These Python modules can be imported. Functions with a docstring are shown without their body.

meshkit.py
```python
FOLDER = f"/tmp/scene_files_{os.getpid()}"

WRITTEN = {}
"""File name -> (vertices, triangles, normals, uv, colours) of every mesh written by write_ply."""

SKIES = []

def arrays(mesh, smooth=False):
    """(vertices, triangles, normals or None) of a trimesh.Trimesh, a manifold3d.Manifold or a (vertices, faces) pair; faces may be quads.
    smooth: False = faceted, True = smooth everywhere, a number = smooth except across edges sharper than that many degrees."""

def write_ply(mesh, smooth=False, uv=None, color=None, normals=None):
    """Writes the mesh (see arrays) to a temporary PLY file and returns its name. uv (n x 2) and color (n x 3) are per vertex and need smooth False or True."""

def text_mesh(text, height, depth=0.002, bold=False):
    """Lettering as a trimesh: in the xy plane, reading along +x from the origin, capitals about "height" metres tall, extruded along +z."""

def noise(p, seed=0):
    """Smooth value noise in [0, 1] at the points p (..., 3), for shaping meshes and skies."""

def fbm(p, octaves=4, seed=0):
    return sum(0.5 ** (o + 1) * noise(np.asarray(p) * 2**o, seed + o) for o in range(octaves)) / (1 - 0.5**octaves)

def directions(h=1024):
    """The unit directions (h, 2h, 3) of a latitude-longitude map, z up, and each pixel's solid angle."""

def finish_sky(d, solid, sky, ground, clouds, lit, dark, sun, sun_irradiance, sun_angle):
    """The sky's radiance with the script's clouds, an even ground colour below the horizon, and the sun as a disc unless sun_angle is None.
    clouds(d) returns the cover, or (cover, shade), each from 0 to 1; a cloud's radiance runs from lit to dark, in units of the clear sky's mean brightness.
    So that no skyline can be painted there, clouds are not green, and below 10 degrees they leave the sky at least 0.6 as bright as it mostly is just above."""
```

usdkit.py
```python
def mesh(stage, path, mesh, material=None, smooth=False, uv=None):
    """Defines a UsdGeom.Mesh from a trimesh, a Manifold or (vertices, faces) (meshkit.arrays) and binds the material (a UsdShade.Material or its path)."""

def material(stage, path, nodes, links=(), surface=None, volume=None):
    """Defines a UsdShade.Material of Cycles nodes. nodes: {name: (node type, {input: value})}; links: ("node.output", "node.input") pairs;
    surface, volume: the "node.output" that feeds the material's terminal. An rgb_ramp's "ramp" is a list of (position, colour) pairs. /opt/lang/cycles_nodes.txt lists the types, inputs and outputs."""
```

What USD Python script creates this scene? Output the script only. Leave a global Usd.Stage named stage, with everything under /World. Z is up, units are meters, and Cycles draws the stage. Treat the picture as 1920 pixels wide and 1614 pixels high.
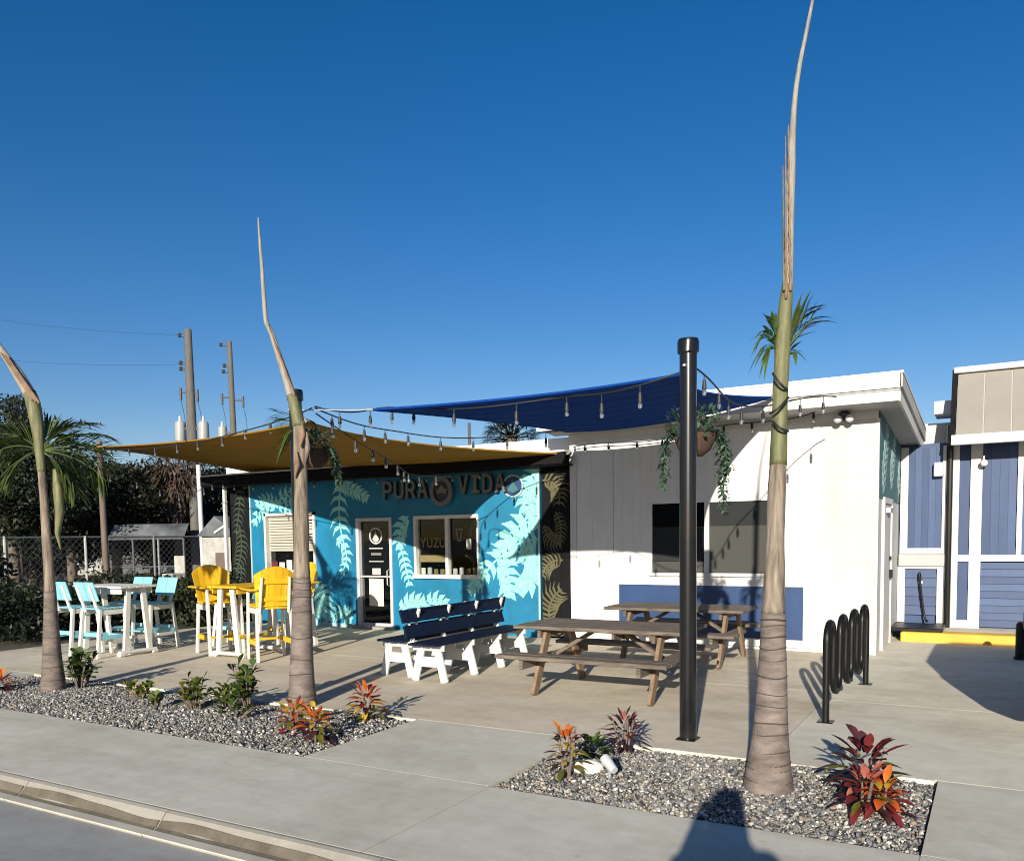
import math, random
import numpy as np, trimesh, usdkit, meshkit
from pxr import Usd, UsdGeom, UsdLux, UsdShade, Gf, Sdf, Vt
from shapely.geometry import Polygon, LineString
from shapely import union_all

stage = Usd.Stage.CreateInMemory()
UsdGeom.SetStageUpAxis(stage, 'Z'); UsdGeom.SetStageMetersPerUnit(stage, 1.0)
UsdGeom.Xform.Define(stage, '/World'); UsdGeom.Scope.Define(stage, '/World/Looks')
rnd = random.Random(7); rng = np.random.default_rng(7)

# ------------------------------------------------------------------ camera, sky, sun, exposure
# x runs along the street (to the right), y away from the street, z up
FPX, CX, CY, PITCH, YAW, ROLL, H = 1568.1, 960.0, 1117.4, 0.0697, 0.5244, -0.0142, 1.65
F0 = np.array([-math.sin(YAW), math.cos(YAW), 0]); R0 = np.array([math.cos(YAW), math.sin(YAW), 0]); U0 = np.array([0, 0, 1.0])
CF = math.cos(PITCH) * F0 - math.sin(PITCH) * U0
CU = math.sin(PITCH) * F0 + math.cos(PITCH) * U0
CR, CU = math.cos(ROLL) * R0 + math.sin(ROLL) * CU, -math.sin(ROLL) * R0 + math.cos(ROLL) * CU
EYE = np.array([0, 0, H])
cam = UsdGeom.Camera.Define(stage, '/World/camera')
cam.CreateHorizontalApertureAttr(36.0); cam.CreateVerticalApertureAttr(36.0 * 860 / 1024)
cam.CreateFocalLengthAttr(36.0 * FPX / 1920); cam.CreateVerticalApertureOffsetAttr((CY - 807.0) * 36 / 1920)
cam.CreateClippingRangeAttr(Gf.Vec2f(0.05, 5000)); cam.CreateFStopAttr(0.0); cam.CreateFocusDistanceAttr(10.0)
cam.AddTransformOp().Set(Gf.Matrix4d(*CR, 0, *CU, 0, *(-CF), 0, *EYE, 1))
cam.CreateExposureAttr(0.96)

SUN_EL = math.radians(16.9); SUN_AZ = math.radians(15.4)
SUN = np.array([math.sin(SUN_AZ) * math.cos(SUN_EL), -math.cos(SUN_AZ) * math.cos(SUN_EL), math.sin(SUN_EL)])
dome = UsdLux.DomeLight.Define(stage, '/World/sky')
skym = usdkit.material(stage, '/World/Looks/sky', {
    's': ('sky_texture', {'sky_type': 'single_scattering', 'sun_disc': False, 'sun_elevation': SUN_EL, 'sun_rotation': math.atan2(SUN[0], SUN[1]), 'air_density': 1.0, 'aerosol_density': 0.3, 'ozone_density': 2.2}),
    'h': ('hsv', {'saturation': 1.42, 'value': 1.0, 'hue': .5, 'fac': 1.0}), 'w': ('mix_color', {'blend_type': 'multiply', 'fac': 1.0, 'b': (.90, .82, .97), 'use_clamp': False}), 'b': ('background_shader', {'strength': 0.056})}, [('s.color', 'h.color'), ('h.color', 'w.a'), ('w.result', 'b.color')], surface='b.background')
UsdShade.MaterialBindingAPI.Apply(dome.GetPrim()).Bind(skym)
dome.GetPrim().SetCustomDataByKey('kind', 'structure')
sun = UsdLux.DistantLight.Define(stage, '/World/sun')
sun.CreateIntensityAttr(1.0); sun.CreateAngleAttr(0.5); sun.CreateNormalizeAttr(True); sun.CreateColorAttr(Gf.Vec3f(1.0, 0.925, 0.79))
zx = SUN; xx = np.cross([0, 0, 1.0], zx); xx /= np.linalg.norm(xx); yx = np.cross(zx, xx)
sun.AddTransformOp().Set(Gf.Matrix4d(*xx, 0, *yx, 0, *zx, 0, 0, 0, 30, 1))

# measuring helpers: a sight line met with a plane of the place
def ray(u, v): return CF + CR * (u - CX) / FPX - CU * (v - CY) / FPX
def pl(u, v, ax, val):
    d = ray(u, v); return EYE + d * (val - EYE[ax]) / d[ax]
def G(u, v, z=0.0): return pl(u, v, 2, z)
def T(u, v, t): return pl(u, v, 1, t)
def S(u, v, s): return pl(u, v, 0, s)
def D(u, v, d): return EYE + ray(u, v) * d
def depth(p): return float((np.asarray(p) - EYE) @ CF)

# ------------------------------------------------------------------ stage helpers
used = {}
def path_for(name, parent):
    base = (str(parent.GetPath()) if parent else '/World') + '/' + name
    n = used.get(base, 0); used[base] = n + 1
    return base if n == 0 else f'{base}_{n:03d}'
def tag(p, label=None, cat=None, group=None, kind=None):
    for k, v in (('label', label), ('category', cat), ('group', group), ('kind', kind)):
        if v: p.SetCustomDataByKey(k, v)
    return p
def thing(name, label=None, cat=None, loc=(0, 0, 0), rz=0.0, group=None, kind=None):
    x = UsdGeom.Xform.Define(stage, path_for(name, None)); x.AddTranslateOp().Set(Gf.Vec3d(*map(float, loc))); x.AddRotateZOp().Set(math.degrees(rz))
    return tag(x.GetPrim(), label, cat, group, kind)
def sub(name, parent, label=None):
    return tag(UsdGeom.Xform.Define(stage, path_for(name, parent)).GetPrim(), label)
def obj(name, mesh, m, parent=None, smooth=False, off=None, label=None, cat=None, group=None, kind=None):
    if isinstance(mesh, Mb): mesh = mesh.mesh()
    if off is not None:
        mesh = mesh.copy() if hasattr(mesh, 'copy') else trimesh.Trimesh(*mesh, process=False)
        mesh.apply_translation(-np.asarray(off, float))
    p = usdkit.mesh(stage, path_for(name, parent), mesh, m, smooth).GetPrim()
    return tag(p, label, cat, group, kind)
def dup(root, loc, rz, label, group=None):
    was = root.GetCustomData()
    r = thing(root.GetName().rsplit('_0', 1)[0], label, was['category'], loc, rz, group or was.get('group'))
    r.GetReferences().AddInternalReference(root.GetPath()); r.SetInstanceable(True)
    return r

# ------------------------------------------------------------------ mesh helpers
def tri(v, f):
    f = np.asarray(f)
    if f.shape[1] == 4: f = np.vstack([f[:, [0, 1, 2]], f[:, [0, 2, 3]]])
    return trimesh.Trimesh(np.asarray(v, float), f, process=False)
def box(x0, x1, y0, y1, z0, z1):
    b = trimesh.creation.box([abs(x1 - x0), abs(y1 - y0), abs(z1 - z0)]); b.apply_translation([(x0 + x1) / 2, (y0 + y1) / 2, (z0 + z1) / 2]); return b
def cbox(x0, x1, y0, y1, z0, z1, c=0.006):
    """a box with chamfered edges"""
    x0, x1 = min(x0, x1), max(x0, x1); y0, y1 = min(y0, y1), max(y0, y1); z0, z1 = min(z0, z1), max(z0, z1)
    c = min(c, (x1 - x0) * .3, (y1 - y0) * .3, (z1 - z0) * .3)
    pts = []
    for X, sx in ((x0, 1), (x1, -1)):
        for Y, sy in ((y0, 1), (y1, -1)):
            for Z, sz in ((z0, 1), (z1, -1)):
                pts += [(X + sx * c, Y + sy * c, Z), (X + sx * c, Y, Z + sz * c), (X, Y + sy * c, Z + sz * c)]
    return trimesh.convex.convex_hull(np.array(pts))
def bar(p, q, w, h, up=(0, 0, 1), c=0.004):
    """a chamfered beam from p to q, w wide across, h high along up"""
    p, q = np.asarray(p, float), np.asarray(q, float); d = q - p; L = np.linalg.norm(d); d /= L
    s = np.cross(d, up); s /= np.linalg.norm(s); n = np.cross(s, d)
    b = cbox(0, L, -w / 2, w / 2, -h / 2, h / 2, c)
    M = np.eye(4); M[:3, 0], M[:3, 1], M[:3, 2], M[:3, 3] = d, -s, n, p
    b.apply_transform(M); return b
def tube(pts, radii, n=10, caps=True):
    pts = np.asarray(pts, float); m = len(pts); radii = np.broadcast_to(np.asarray(radii, float), (m,))
    tan = np.gradient(pts, axis=0); tan /= np.linalg.norm(tan, axis=1, keepdims=True) + 1e-12
    ref = np.array([1.0, 0, 0]) if abs(tan[0][0]) < .8 else np.array([0, 1.0, 0])
    a = np.linspace(0, 2 * math.pi, n, endpoint=False); rings = []
    x = np.cross(tan[0], ref); x /= np.linalg.norm(x)
    for i in range(m):
        x = x - tan[i] * (x @ tan[i]); x /= np.linalg.norm(x); y = np.cross(tan[i], x)
        rings.append(pts[i] + radii[i] * (np.cos(a)[:, None] * x + np.sin(a)[:, None] * y))
    v = np.vstack(rings); f = []
    for i in range(m - 1):
        for j in range(n):
            k = (j + 1) % n; f.append((i * n + j, i * n + k, (i + 1) * n + k)); f.append((i * n + j, (i + 1) * n + k, (i + 1) * n + j))
    if caps:
        v = np.vstack([v, pts[:1], pts[-1:]]); c0, c1 = m * n, m * n + 1
        for j in range(n):
            k = (j + 1) % n; f.append((c0, k, j)); f.append((c1, (m - 1) * n + j, (m - 1) * n + k))
    return trimesh.Trimesh(v, np.array(f), process=False)
def lathe(prof, n=24, loc=(0, 0, 0)):
    prof = np.asarray(prof, float); return tube(np.stack([np.zeros(len(prof)), np.zeros(len(prof)), prof[:, 1]], 1) + 0, prof[:, 0], n).apply_translation(loc) if False else _lathe(prof, n, loc)
def _lathe(prof, n, loc):
    a = np.linspace(0, 2 * math.pi, n, endpoint=False); m = len(prof)
    v = np.vstack([np.stack([r * np.cos(a), r * np.sin(a), np.full(n, z)], 1) for r, z in prof]); f = []
    for i in range(m - 1):
        for j in range(n):
            k = (j + 1) % n; f.append((i * n + j, i * n + k, (i + 1) * n + k)); f.append((i * n + j, (i + 1) * n + k, (i + 1) * n + j))
    v = np.vstack([v, [[0, 0, prof[0][1]], [0, 0, prof[-1][1]]]])
    for j in range(n):
        k = (j + 1) % n; f.append((m * n, k, j)); f.append((m * n + 1, (m - 1) * n + j, (m - 1) * n + k))
    t = trimesh.Trimesh(v, np.array(f), process=False); t.apply_translation(loc); return t
def spline(pts, n):
    pts = np.asarray(pts, float); m = len(pts)
    if m < 3: return np.array([pts[0] + (pts[-1] - pts[0]) * t for t in np.linspace(0, 1, n)])
    from scipy.interpolate import CubicSpline
    k = np.concatenate([[0], np.cumsum(np.linalg.norm(np.diff(pts, axis=0), axis=1))])
    return CubicSpline(k, pts)(np.linspace(0, k[-1], n))
def blade(p, d, L, W, droop=0.3, n=5, fold=0.2, wide=0.45, up=(0, 0, 1)):
    """a leaf: base p, direction d, length, width; folded along its midrib and drooping"""
    p, d = np.asarray(p, float), np.asarray(d, float); d = d / np.linalg.norm(d)
    s = np.cross(d, up)
    if np.linalg.norm(s) < 1e-3: s = np.array([1.0, 0, 0])
    s /= np.linalg.norm(s); nn = np.cross(s, d); t = np.linspace(0, 1, n)
    e = math.log(.5) / math.log(wide); prof = np.sin(np.pi * np.clip(t, 0, 1) ** e); prof[0] = .12; prof[-1] = .02
    c = p + np.outer(t * L, d) + np.outer(t ** 2 * L * droop, [0, 0, -1.0])
    l = c + np.outer(prof * W / 2, s) + np.outer(prof * W * fold, nn); r = c - np.outer(prof * W / 2, s) + np.outer(prof * W * fold, nn)
    v = np.vstack([l, c, r]); f = []
    for i in range(n - 1):
        f += [(i, n + i, n + i + 1), (i, n + i + 1, i + 1), (n + i, 2 * n + i, 2 * n + i + 1), (n + i, 2 * n + i + 1, n + i + 1)]
    return trimesh.Trimesh(v, np.array(f), process=False)
def prism_xz(poly, y0, y1):
    """a shapely polygon in (x, z) extruded from y0 to y1"""
    polys = getattr(poly, 'geoms', [poly]); out = []
    for g in polys:
        m = trimesh.creation.extrude_polygon(g, abs(y1 - y0), engine='earcut')
        v = m.vertices.copy(); m.vertices = np.stack([v[:, 0], max(y0, y1) - v[:, 2], v[:, 1]], 1); out.append(m)
    return trimesh.util.concatenate(out)
def prism_yz(pts, x0, x1):
    m = trimesh.creation.extrude_polygon(Polygon(pts), abs(x1 - x0), engine='earcut')
    v = m.vertices.copy(); m.vertices = np.stack([min(x0, x1) + v[:, 2], v[:, 0], v[:, 1]], 1); return m
class Mb:
    def __init__(self, *m): self.m = list(m)
    def __add__(self, o): self.m.append(o); return self
    def mesh(self): return trimesh.util.concatenate([x for x in self.m])

# ------------------------------------------------------------------ materials
M = {}
def lin(r, g, b): return tuple(((c / 255) / 12.92 if c / 255 < .04045 else ((c / 255 + .055) / 1.055) ** 2.4) for c in (r, g, b))
def mat(name, col, rough=0.6, var=0.12, scale=3.0, bump=0.0, bscale=60.0, spec=0.5, metal=0.0, col2=None, coat=0.0, coords='pos', island=0.0, dirt=0.0, stretch=(1, 1, 1), streak=0.0):
    """colour with two octaves of mottling and a fine relief"""
    col = np.array(col, float); a = np.clip(col * (1 - var), 0, 1); b = np.clip(col2 if col2 is not None else col * (1 + var), 0, 1)
    n = {'g': ('geometry', {}), 'tc': ('texture_coordinate', {}), 'map': ('mapping', {'scale': stretch}), 'n1': ('noise_texture', {'scale': scale, 'detail': 6.0, 'roughness': .62}),
         'r': ('rgb_ramp', {'ramp': [(.3, tuple(a)), (.7, tuple(b))]}),
         'p': ('principled_bsdf', {'roughness': rough, 'specular_ior_level': spec, 'metallic': metal, 'coat_weight': coat})}
    l = [('g.position' if coords == 'pos' else 'tc.object', 'map.vector'), ('map.vector', 'n1.vector'), ('n1.fac', 'r.fac')]
    out = 'r.color'
    if island:
        n['mi'] = ('mix_color', {'blend_type': 'multiply', 'fac': 1.0}); n['ir'] = ('rgb_ramp', {'ramp': [(0, (1 - island,) * 3), (1, (1 + island,) * 3)]})
        l += [('g.random_per_island', 'ir.fac'), (out, 'mi.a'), ('ir.color', 'mi.b')]; n['mi'][1]['use_clamp'] = False; out = 'mi.result'
    if dirt:
        n['n3'] = ('noise_texture', {'scale': .9, 'detail': 8.0, 'roughness': .7}); n['r3'] = ('rgb_ramp', {'ramp': [(.42, (1, 1, 1)), (.72, (1 - dirt, 1 - dirt, 1 - dirt * 1.1))]})
        n['md'] = ('mix_color', {'blend_type': 'multiply', 'fac': 1.0}); l += [('g.position', 'n3.vector'), ('n3.fac', 'r3.fac'), (out, 'md.a'), ('r3.color', 'md.b')]; out = 'md.result'
    if streak:
        n['ms'] = ('mapping', {'scale': (5, 5, .22)}); n['n4'] = ('noise_texture', {'scale': 1.6, 'detail': 7.0, 'roughness': .7}); n['r4'] = ('rgb_ramp', {'ramp': [(.45, (1, 1, 1)), (.75, (1 - streak, 1 - streak, 1 - streak * 1.15))]})
        n['mk'] = ('mix_color', {'blend_type': 'multiply', 'fac': 1.0}); l += [('g.position', 'ms.vector'), ('ms.vector', 'n4.vector'), ('n4.fac', 'r4.fac'), (out, 'mk.a'), ('r4.color', 'mk.b')]; out = 'mk.result'
    l.append((out, 'p.base_color'))
    if bump:
        n['n2'] = ('noise_texture', {'scale': bscale, 'detail': 4.0}); n['bp'] = ('bump', {'strength': bump, 'distance': .01})
        l += [('map.vector', 'n2.vector'), ('n2.fac', 'bp.height'), ('bp.normal', 'p.normal')]
    M[name] = usdkit.material(stage, '/World/Looks/' + name, n, l, surface='p.BSDF'); return M[name]
def leafmat(name, a, b, rough=.6, trans=.35, scale=9.0):
    n = {'g': ('geometry', {}), 'n1': ('noise_texture', {'scale': scale, 'detail': 3.0}), 'ad': ('math', {'math_type': 'multiply_add', 'value2': .55}), 'r': ('rgb_ramp', {'ramp': [(.15, a), (.85, b)]}),
         'p': ('principled_bsdf', {'roughness': rough}), 't': ('translucent_bsdf', {}), 'm': ('mix_closure', {'fac': trans})}
    l = [('g.position', 'n1.vector'), ('g.random_per_island', 'ad.value1'), ('n1.fac', 'ad.value3'), ('ad.value', 'r.fac'), ('r.color', 'p.base_color'), ('r.color', 't.color'), ('p.BSDF', 'm.closure1'), ('t.BSDF', 'm.closure2')]
    n['sb'] = ('math', {'math_type': 'subtract', 'value2': .25}); l[3] = ('ad.value', 'sb.value1'); l.insert(4, ('sb.value', 'r.fac'))
    M[name] = usdkit.material(stage, '/World/Looks/' + name, n, l, surface='m.closure'); return M[name]

def concrete(name, col, stain=.25, tint=(1.0, .96, .9)):
    c = np.array(col)
    n = {'g': ('geometry', {}), 'a': ('noise_texture', {'scale': .55, 'detail': 9.0, 'roughness': .68}), 'ra': ('rgb_ramp', {'ramp': [(.3, tuple(c * (1 - stain) * np.array(tint))), (.5, tuple(c)), (.72, tuple(c * 1.10))]}),
         'b': ('noise_texture', {'scale': 5.0, 'detail': 8.0, 'roughness': .75}), 'rb': ('rgb_ramp', {'ramp': [(.3, (.86, .85, .83)), (.65, (1.05, 1.05, 1.05))]}),
         'c': ('noise_texture', {'scale': 190.0, 'detail': 2.0}), 'rc': ('rgb_ramp', {'ramp': [(.3, (.86, .86, .86)), (.7, (1.1, 1.1, 1.1))]}),
         'sv': ('voronoi_texture', {'scale': 2.3, 'randomness': 1.0}), 'rs': ('rgb_ramp', {'ramp': [(0.0, (.55, .52, .48)), (.045, (.8, .78, .75)), (.07, (1, 1, 1))]}),
         'm1': ('mix_color', {'blend_type': 'multiply', 'fac': 1.0, 'use_clamp': False}), 'm2': ('mix_color', {'blend_type': 'multiply', 'fac': 1.0}), 'm3': ('mix_color', {'blend_type': 'multiply', 'fac': .5}),
         'md': ('mapping', {'scale': (.35, 1.6, 1)}), 'd': ('noise_texture', {'scale': 1.3, 'detail': 8.0, 'roughness': .72}), 'rd': ('rgb_ramp', {'ramp': [(.32, (.80, .79, .77)), (.52, (1, 1, 1))]}), 'm4': ('mix_color', {'blend_type': 'multiply', 'fac': .75}),
         'e': ('noise_texture', {'scale': 1.7, 'detail': 5.0}), 'ev': ('vector_math', {'math_type': 'multiply_add', 'vector2': (.45, .45, 0)}), 'cr': ('voronoi_texture', {'feature': 'distance_to_edge', 'scale': .28}), 'rr': ('rgb_ramp', {'ramp': [(0, (.62, .6, .57)), (.0016, (.75, .73, .7)), (.0042, (1, 1, 1))]}), 'm5': ('mix_color', {'blend_type': 'multiply', 'fac': .16}),
         'bp': ('bump', {'strength': .3, 'distance': .004}), 'p': ('principled_bsdf', {'roughness': .88, 'specular_ior_level': .25})}
    l = [('g.position', 'a.vector'), ('g.position', 'b.vector'), ('g.position', 'c.vector'), ('g.position', 'sv.vector'), ('a.fac', 'ra.fac'), ('b.fac', 'rb.fac'), ('c.fac', 'rc.fac'), ('sv.distance', 'rs.fac'),
         ('ra.color', 'm1.a'), ('rb.color', 'm1.b'), ('m1.result', 'm2.a'), ('rc.color', 'm2.b'), ('m2.result', 'm3.a'), ('rs.color', 'm3.b'), ('g.position', 'md.vector'), ('md.vector', 'd.vector'), ('d.fac', 'rd.fac'), ('m3.result', 'm4.a'), ('rd.color', 'm4.b'), ('g.position', 'e.vector'), ('e.color', 'ev.vector1'), ('g.position', 'ev.vector3'), ('ev.vector', 'cr.vector'), ('cr.distance', 'rr.fac'), ('m4.result', 'm5.a'), ('rr.color', 'm5.b'), ('m5.result', 'p.base_color'), ('c.fac', 'bp.height'), ('bp.normal', 'p.normal')]
    M[name] = usdkit.material(stage, '/World/Looks/' + name, n, l, surface='p.BSDF')
concrete('sidewalk_concrete', (.585, .56, .475), .18)
concrete('patio_concrete', (.61, .545, .43), .26, (1, .93, .82))
concrete('drive_concrete', (.64, .60, .49), .2)
concrete('kerb_concrete', (.29, .275, .24), .35)
concrete('lip_concrete', (.50, .46, .385), .25)
concrete('asphalt', (.31, .31, .295), .2, (1, 1, 1))
mat('gutter_dirt', (.11, .095, .07), .95, .35, 5, bump=.4)
mat('bed_soil', (.10, .09, .08), .95, .3, 20, bump=.5)
mat('earth', (.05, .046, .03), .95, .4, .6, bump=.4)
mat('kerb_yellow', (.72, .41, .045), .6, .12, 4, bump=.15, dirt=.25)
mat('black_metal', (.008, .008, .009), .26, .2, 20, spec=.4, coat=.25)
mat('black_paint', (.007, .007, .008), .8, .3, 6, spec=.15)
mat('rack_black', (.006, .006, .006), .42, .2, 20, spec=.3)
mat('white_paint', (.49, .485, .46), .7, .03, 2.5, streak=.10, bump=.05, bscale=90, dirt=.10)  # white of the sunlit walls, toned down in the colour against the sun
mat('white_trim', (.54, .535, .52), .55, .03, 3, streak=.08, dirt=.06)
mat('white_board', (.62, .62, .605), .65, .04, 4, bump=.15, bscale=14, stretch=(6, 6, .5), dirt=.1)  # white of the shaded boards, shade lifted by a paler colour than white_paint
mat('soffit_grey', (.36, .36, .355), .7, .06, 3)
mat('roof_edge', (.58, .58, .56), .5, .04, 3, dirt=.12)
mat('panel_blue', (.013, .046, .14), .55, .12, 4, bump=.15, dirt=.25, streak=.15)
mat('siding_blue', (.030, .060, .142), .6, .10, 5, island=.0, dirt=.12, stretch=(3, 3, .4))
mat('siding_blue_pale', (.038, .073, .165), .6, .10, 5, dirt=.12, stretch=(3, 3, .4))
mat('siding_blue_deep', (.024, .050, .126), .6, .10, 5, dirt=.12, stretch=(3, 3, .4))
mat('stand_blue', (.001, .155, .295), .6, .16, 2.2, bump=.25, bscale=34, dirt=.22, streak=.14)
mat('mural_aqua', (.24, .58, .54), .7, .28, 16, dirt=.25, bump=.3, bscale=34)
mat('mural_gold', (.085, .078, .034), .7, .2, 8)
mat('mural_green', (.032, .05, .03), .7, .2, 8)
mat('mural_grey', (.30, .42, .42), .6, .15, 6)
mat('mural_teal', (.03, .12, .13), .6, .25, 5)
mat('tan_roof', (.245, .225, .198), .55, .05, 2, dirt=.08)
mat('sail_tan', (.30, .16, .028), 1.0, .08, 5, spec=.1, bump=.2, bscale=220)
mat('sail_blue', (.004, .042, .235), 1.0, .10, 5, spec=.08, bump=.2, bscale=220)
mat('cable', (.015, .015, .014), .6, .2, 20)
mat('wood_grey', (.11, .088, .07), .85, .4, 6, bump=.5, bscale=12, stretch=(1, 8, 8), dirt=.35, col2=(.21, .17, .135))
mat('wood_leg', (.20, .135, .085), .8, .35, 6, bump=.4, bscale=12, stretch=(6, 6, 1), dirt=.2)
mat('pole_wood', (.105, .10, .09), .85, .25, 6, bump=.4, bscale=20, stretch=(6, 6, .4))
mat('pole_brown', (.13, .098, .08), .85, .25, 6, bump=.4, bscale=20, stretch=(6, 6, .4))
mat('poly_yellow', (.72, .42, .012), .5, .10, 6, dirt=.22)
mat('poly_blue', (.21, .48, .56), .5, .08, 6, dirt=.18)
mat('poly_white', (.60, .595, .55), .5, .06, 5, dirt=.22)
mat('poly_navy', (.005, .012, .034), .75, .3, 8, spec=.12)
mat('poly_teal', (.015, .10, .12), .45, .1, 8)
mat('maroon', (.10, .012, .02), .5, .2, 10)
mat('trunk_lower', (.145, .115, .10), .9, .4, 5, dirt=.35, bump=.6, bscale=30, stretch=(1, 1, 3), col2=(.235, .19, .165))
mat('trunk_scar', (.055, .045, .038), .9, .3, 12, bump=.5)
mat('trunk_pale', (.13, .10, .078), .9, .45, 4, bump=.5, bscale=18, stretch=(7, 7, .5), col2=(.33, .27, .205), dirt=.3)
mat('crownshaft', (.10, .115, .04), .65, .4, 5, bump=.35, bscale=12, dirt=.35, stretch=(5, 5, .8), col2=(.21, .20, .095))
mat('spear_pale', (.24, .225, .195), .8, .35, 6, bump=.3, bscale=14, stretch=(8, 8, .8))
mat('dry_brown', (.20, .125, .08), .9, .35, 8, bump=.4)
mat('bark', (.13, .10, .08), .9, .35, 6, bump=.6, bscale=20)
mat('coir', (.065, .038, .026), .95, .35, 30, bump=.7, bscale=90)
mat('rock_white', (.72, .68, .58), .8, .08, 12, bump=.3)
mat('grey_metal', (.40, .42, .43), .4, .1, 10, metal=.6)
mat('grey_plastic', (.45, .46, .47), .5, .08, 10)
mat('pole_gear', (.05, .05, .055), .6, .2, 10)
mat('transformer', (.30, .31, .31), .45, .06, 6)
mat('skin', (.45, .28, .2), .5, .05); mat('cloth', (.08, .09, .12), .8, .1); mat('hair', (.03, .02, .015), .6, .2)
mat('car_paint', (.08, .085, .09), .25, .02, coat=.8); mat('tyre', (.02, .02, .02), .8, .2)
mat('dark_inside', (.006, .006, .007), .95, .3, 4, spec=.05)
mat('screen_dark', (.026, .028, .030), .9, .1, 60, spec=.1)
mat('screen_black', (.006, .007, .008), .95, .2, 8, spec=.05)
mat('screen_grey', (.062, .062, .058), .9, .1, 60, spec=.1)
mat('letter_face', (.12, .12, .12), .4, .08, 12); mat('letter_side', (.012, .012, .013), .4, .2)
mat('decal_grey', (.40, .40, .39), .6, .1, 30); mat('decal_dim', (.16, .15, .12), .6, .2, 30); mat('decal_yellow', (.16, .13, .05), .6, .2, 30)
mat('paper', (.66, .66, .56), .7, .1, 16, col2=(.70, .58, .42))
mat('blind', (.62, .60, .52), .6, .05, 6)
mat('house_white', (.36, .35, .32), .7, .25, 4); mat('canopy_grey', (.06, .066, .072), .5, .35, 1.5, col2=(.17, .18, .19))
mat('chain_link', (.16, .165, .165), .5, .1, metal=.3)
for nm, c in (('stone_grey', (.17, .162, .152)), ('stone_dark', (.045, .045, .048)), ('stone_light', (.36, .34, .30)), ('stone_white', (.60, .57, .51)), ('stone_tan', (.25, .195, .145)), ('stone_blue', (.13, .14, .15))):
    mat(nm, c, .8, .25, 60, bump=.3, bscale=120)
leafmat('leaf_orange', (.55, .10, .015), (.80, .38, .05)); leafmat('leaf_yellow', (.55, .36, .03), (.80, .62, .12)); leafmat('leaf_red', (.15, .016, .02), (.40, .06, .045))
leafmat('leaf_maroon', (.035, .010, .014), (.13, .03, .03), trans=.2); leafmat('leaf_pink', (.50, .14, .10), (.75, .34, .22)); leafmat('leaf_olive', (.10, .10, .012), (.30, .26, .04))
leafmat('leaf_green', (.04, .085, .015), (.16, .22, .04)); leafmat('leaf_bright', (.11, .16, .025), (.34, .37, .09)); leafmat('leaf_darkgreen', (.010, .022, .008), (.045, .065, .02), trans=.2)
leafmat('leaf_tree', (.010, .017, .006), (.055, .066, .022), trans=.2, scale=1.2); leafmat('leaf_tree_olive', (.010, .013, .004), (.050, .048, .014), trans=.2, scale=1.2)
leafmat('leaf_palm', (.04, .065, .014), (.19, .21, .065), trans=.3); leafmat('leaf_vine', (.05, .10, .06), (.28, .40, .28), trans=.3); leafmat('leaf_dry', (.07, .045, .03), (.19, .125, .08), trans=.2)
glass = usdkit.material(stage, '/World/Looks/window_glass', {'f': ('fresnel', {'IOR': 1.28}), 't': ('transparent_bsdf', {'color': (.88, .9, .9)}), 'gl': ('glossy_bsdf', {'color': (1, 1, 1), 'roughness': .015}), 'm': ('mix_closure', {})},
                        [('f.fac', 'm.fac'), ('t.BSDF', 'm.closure1'), ('gl.BSDF', 'm.closure2')], surface='m.closure'); M['glass'] = glass
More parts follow.
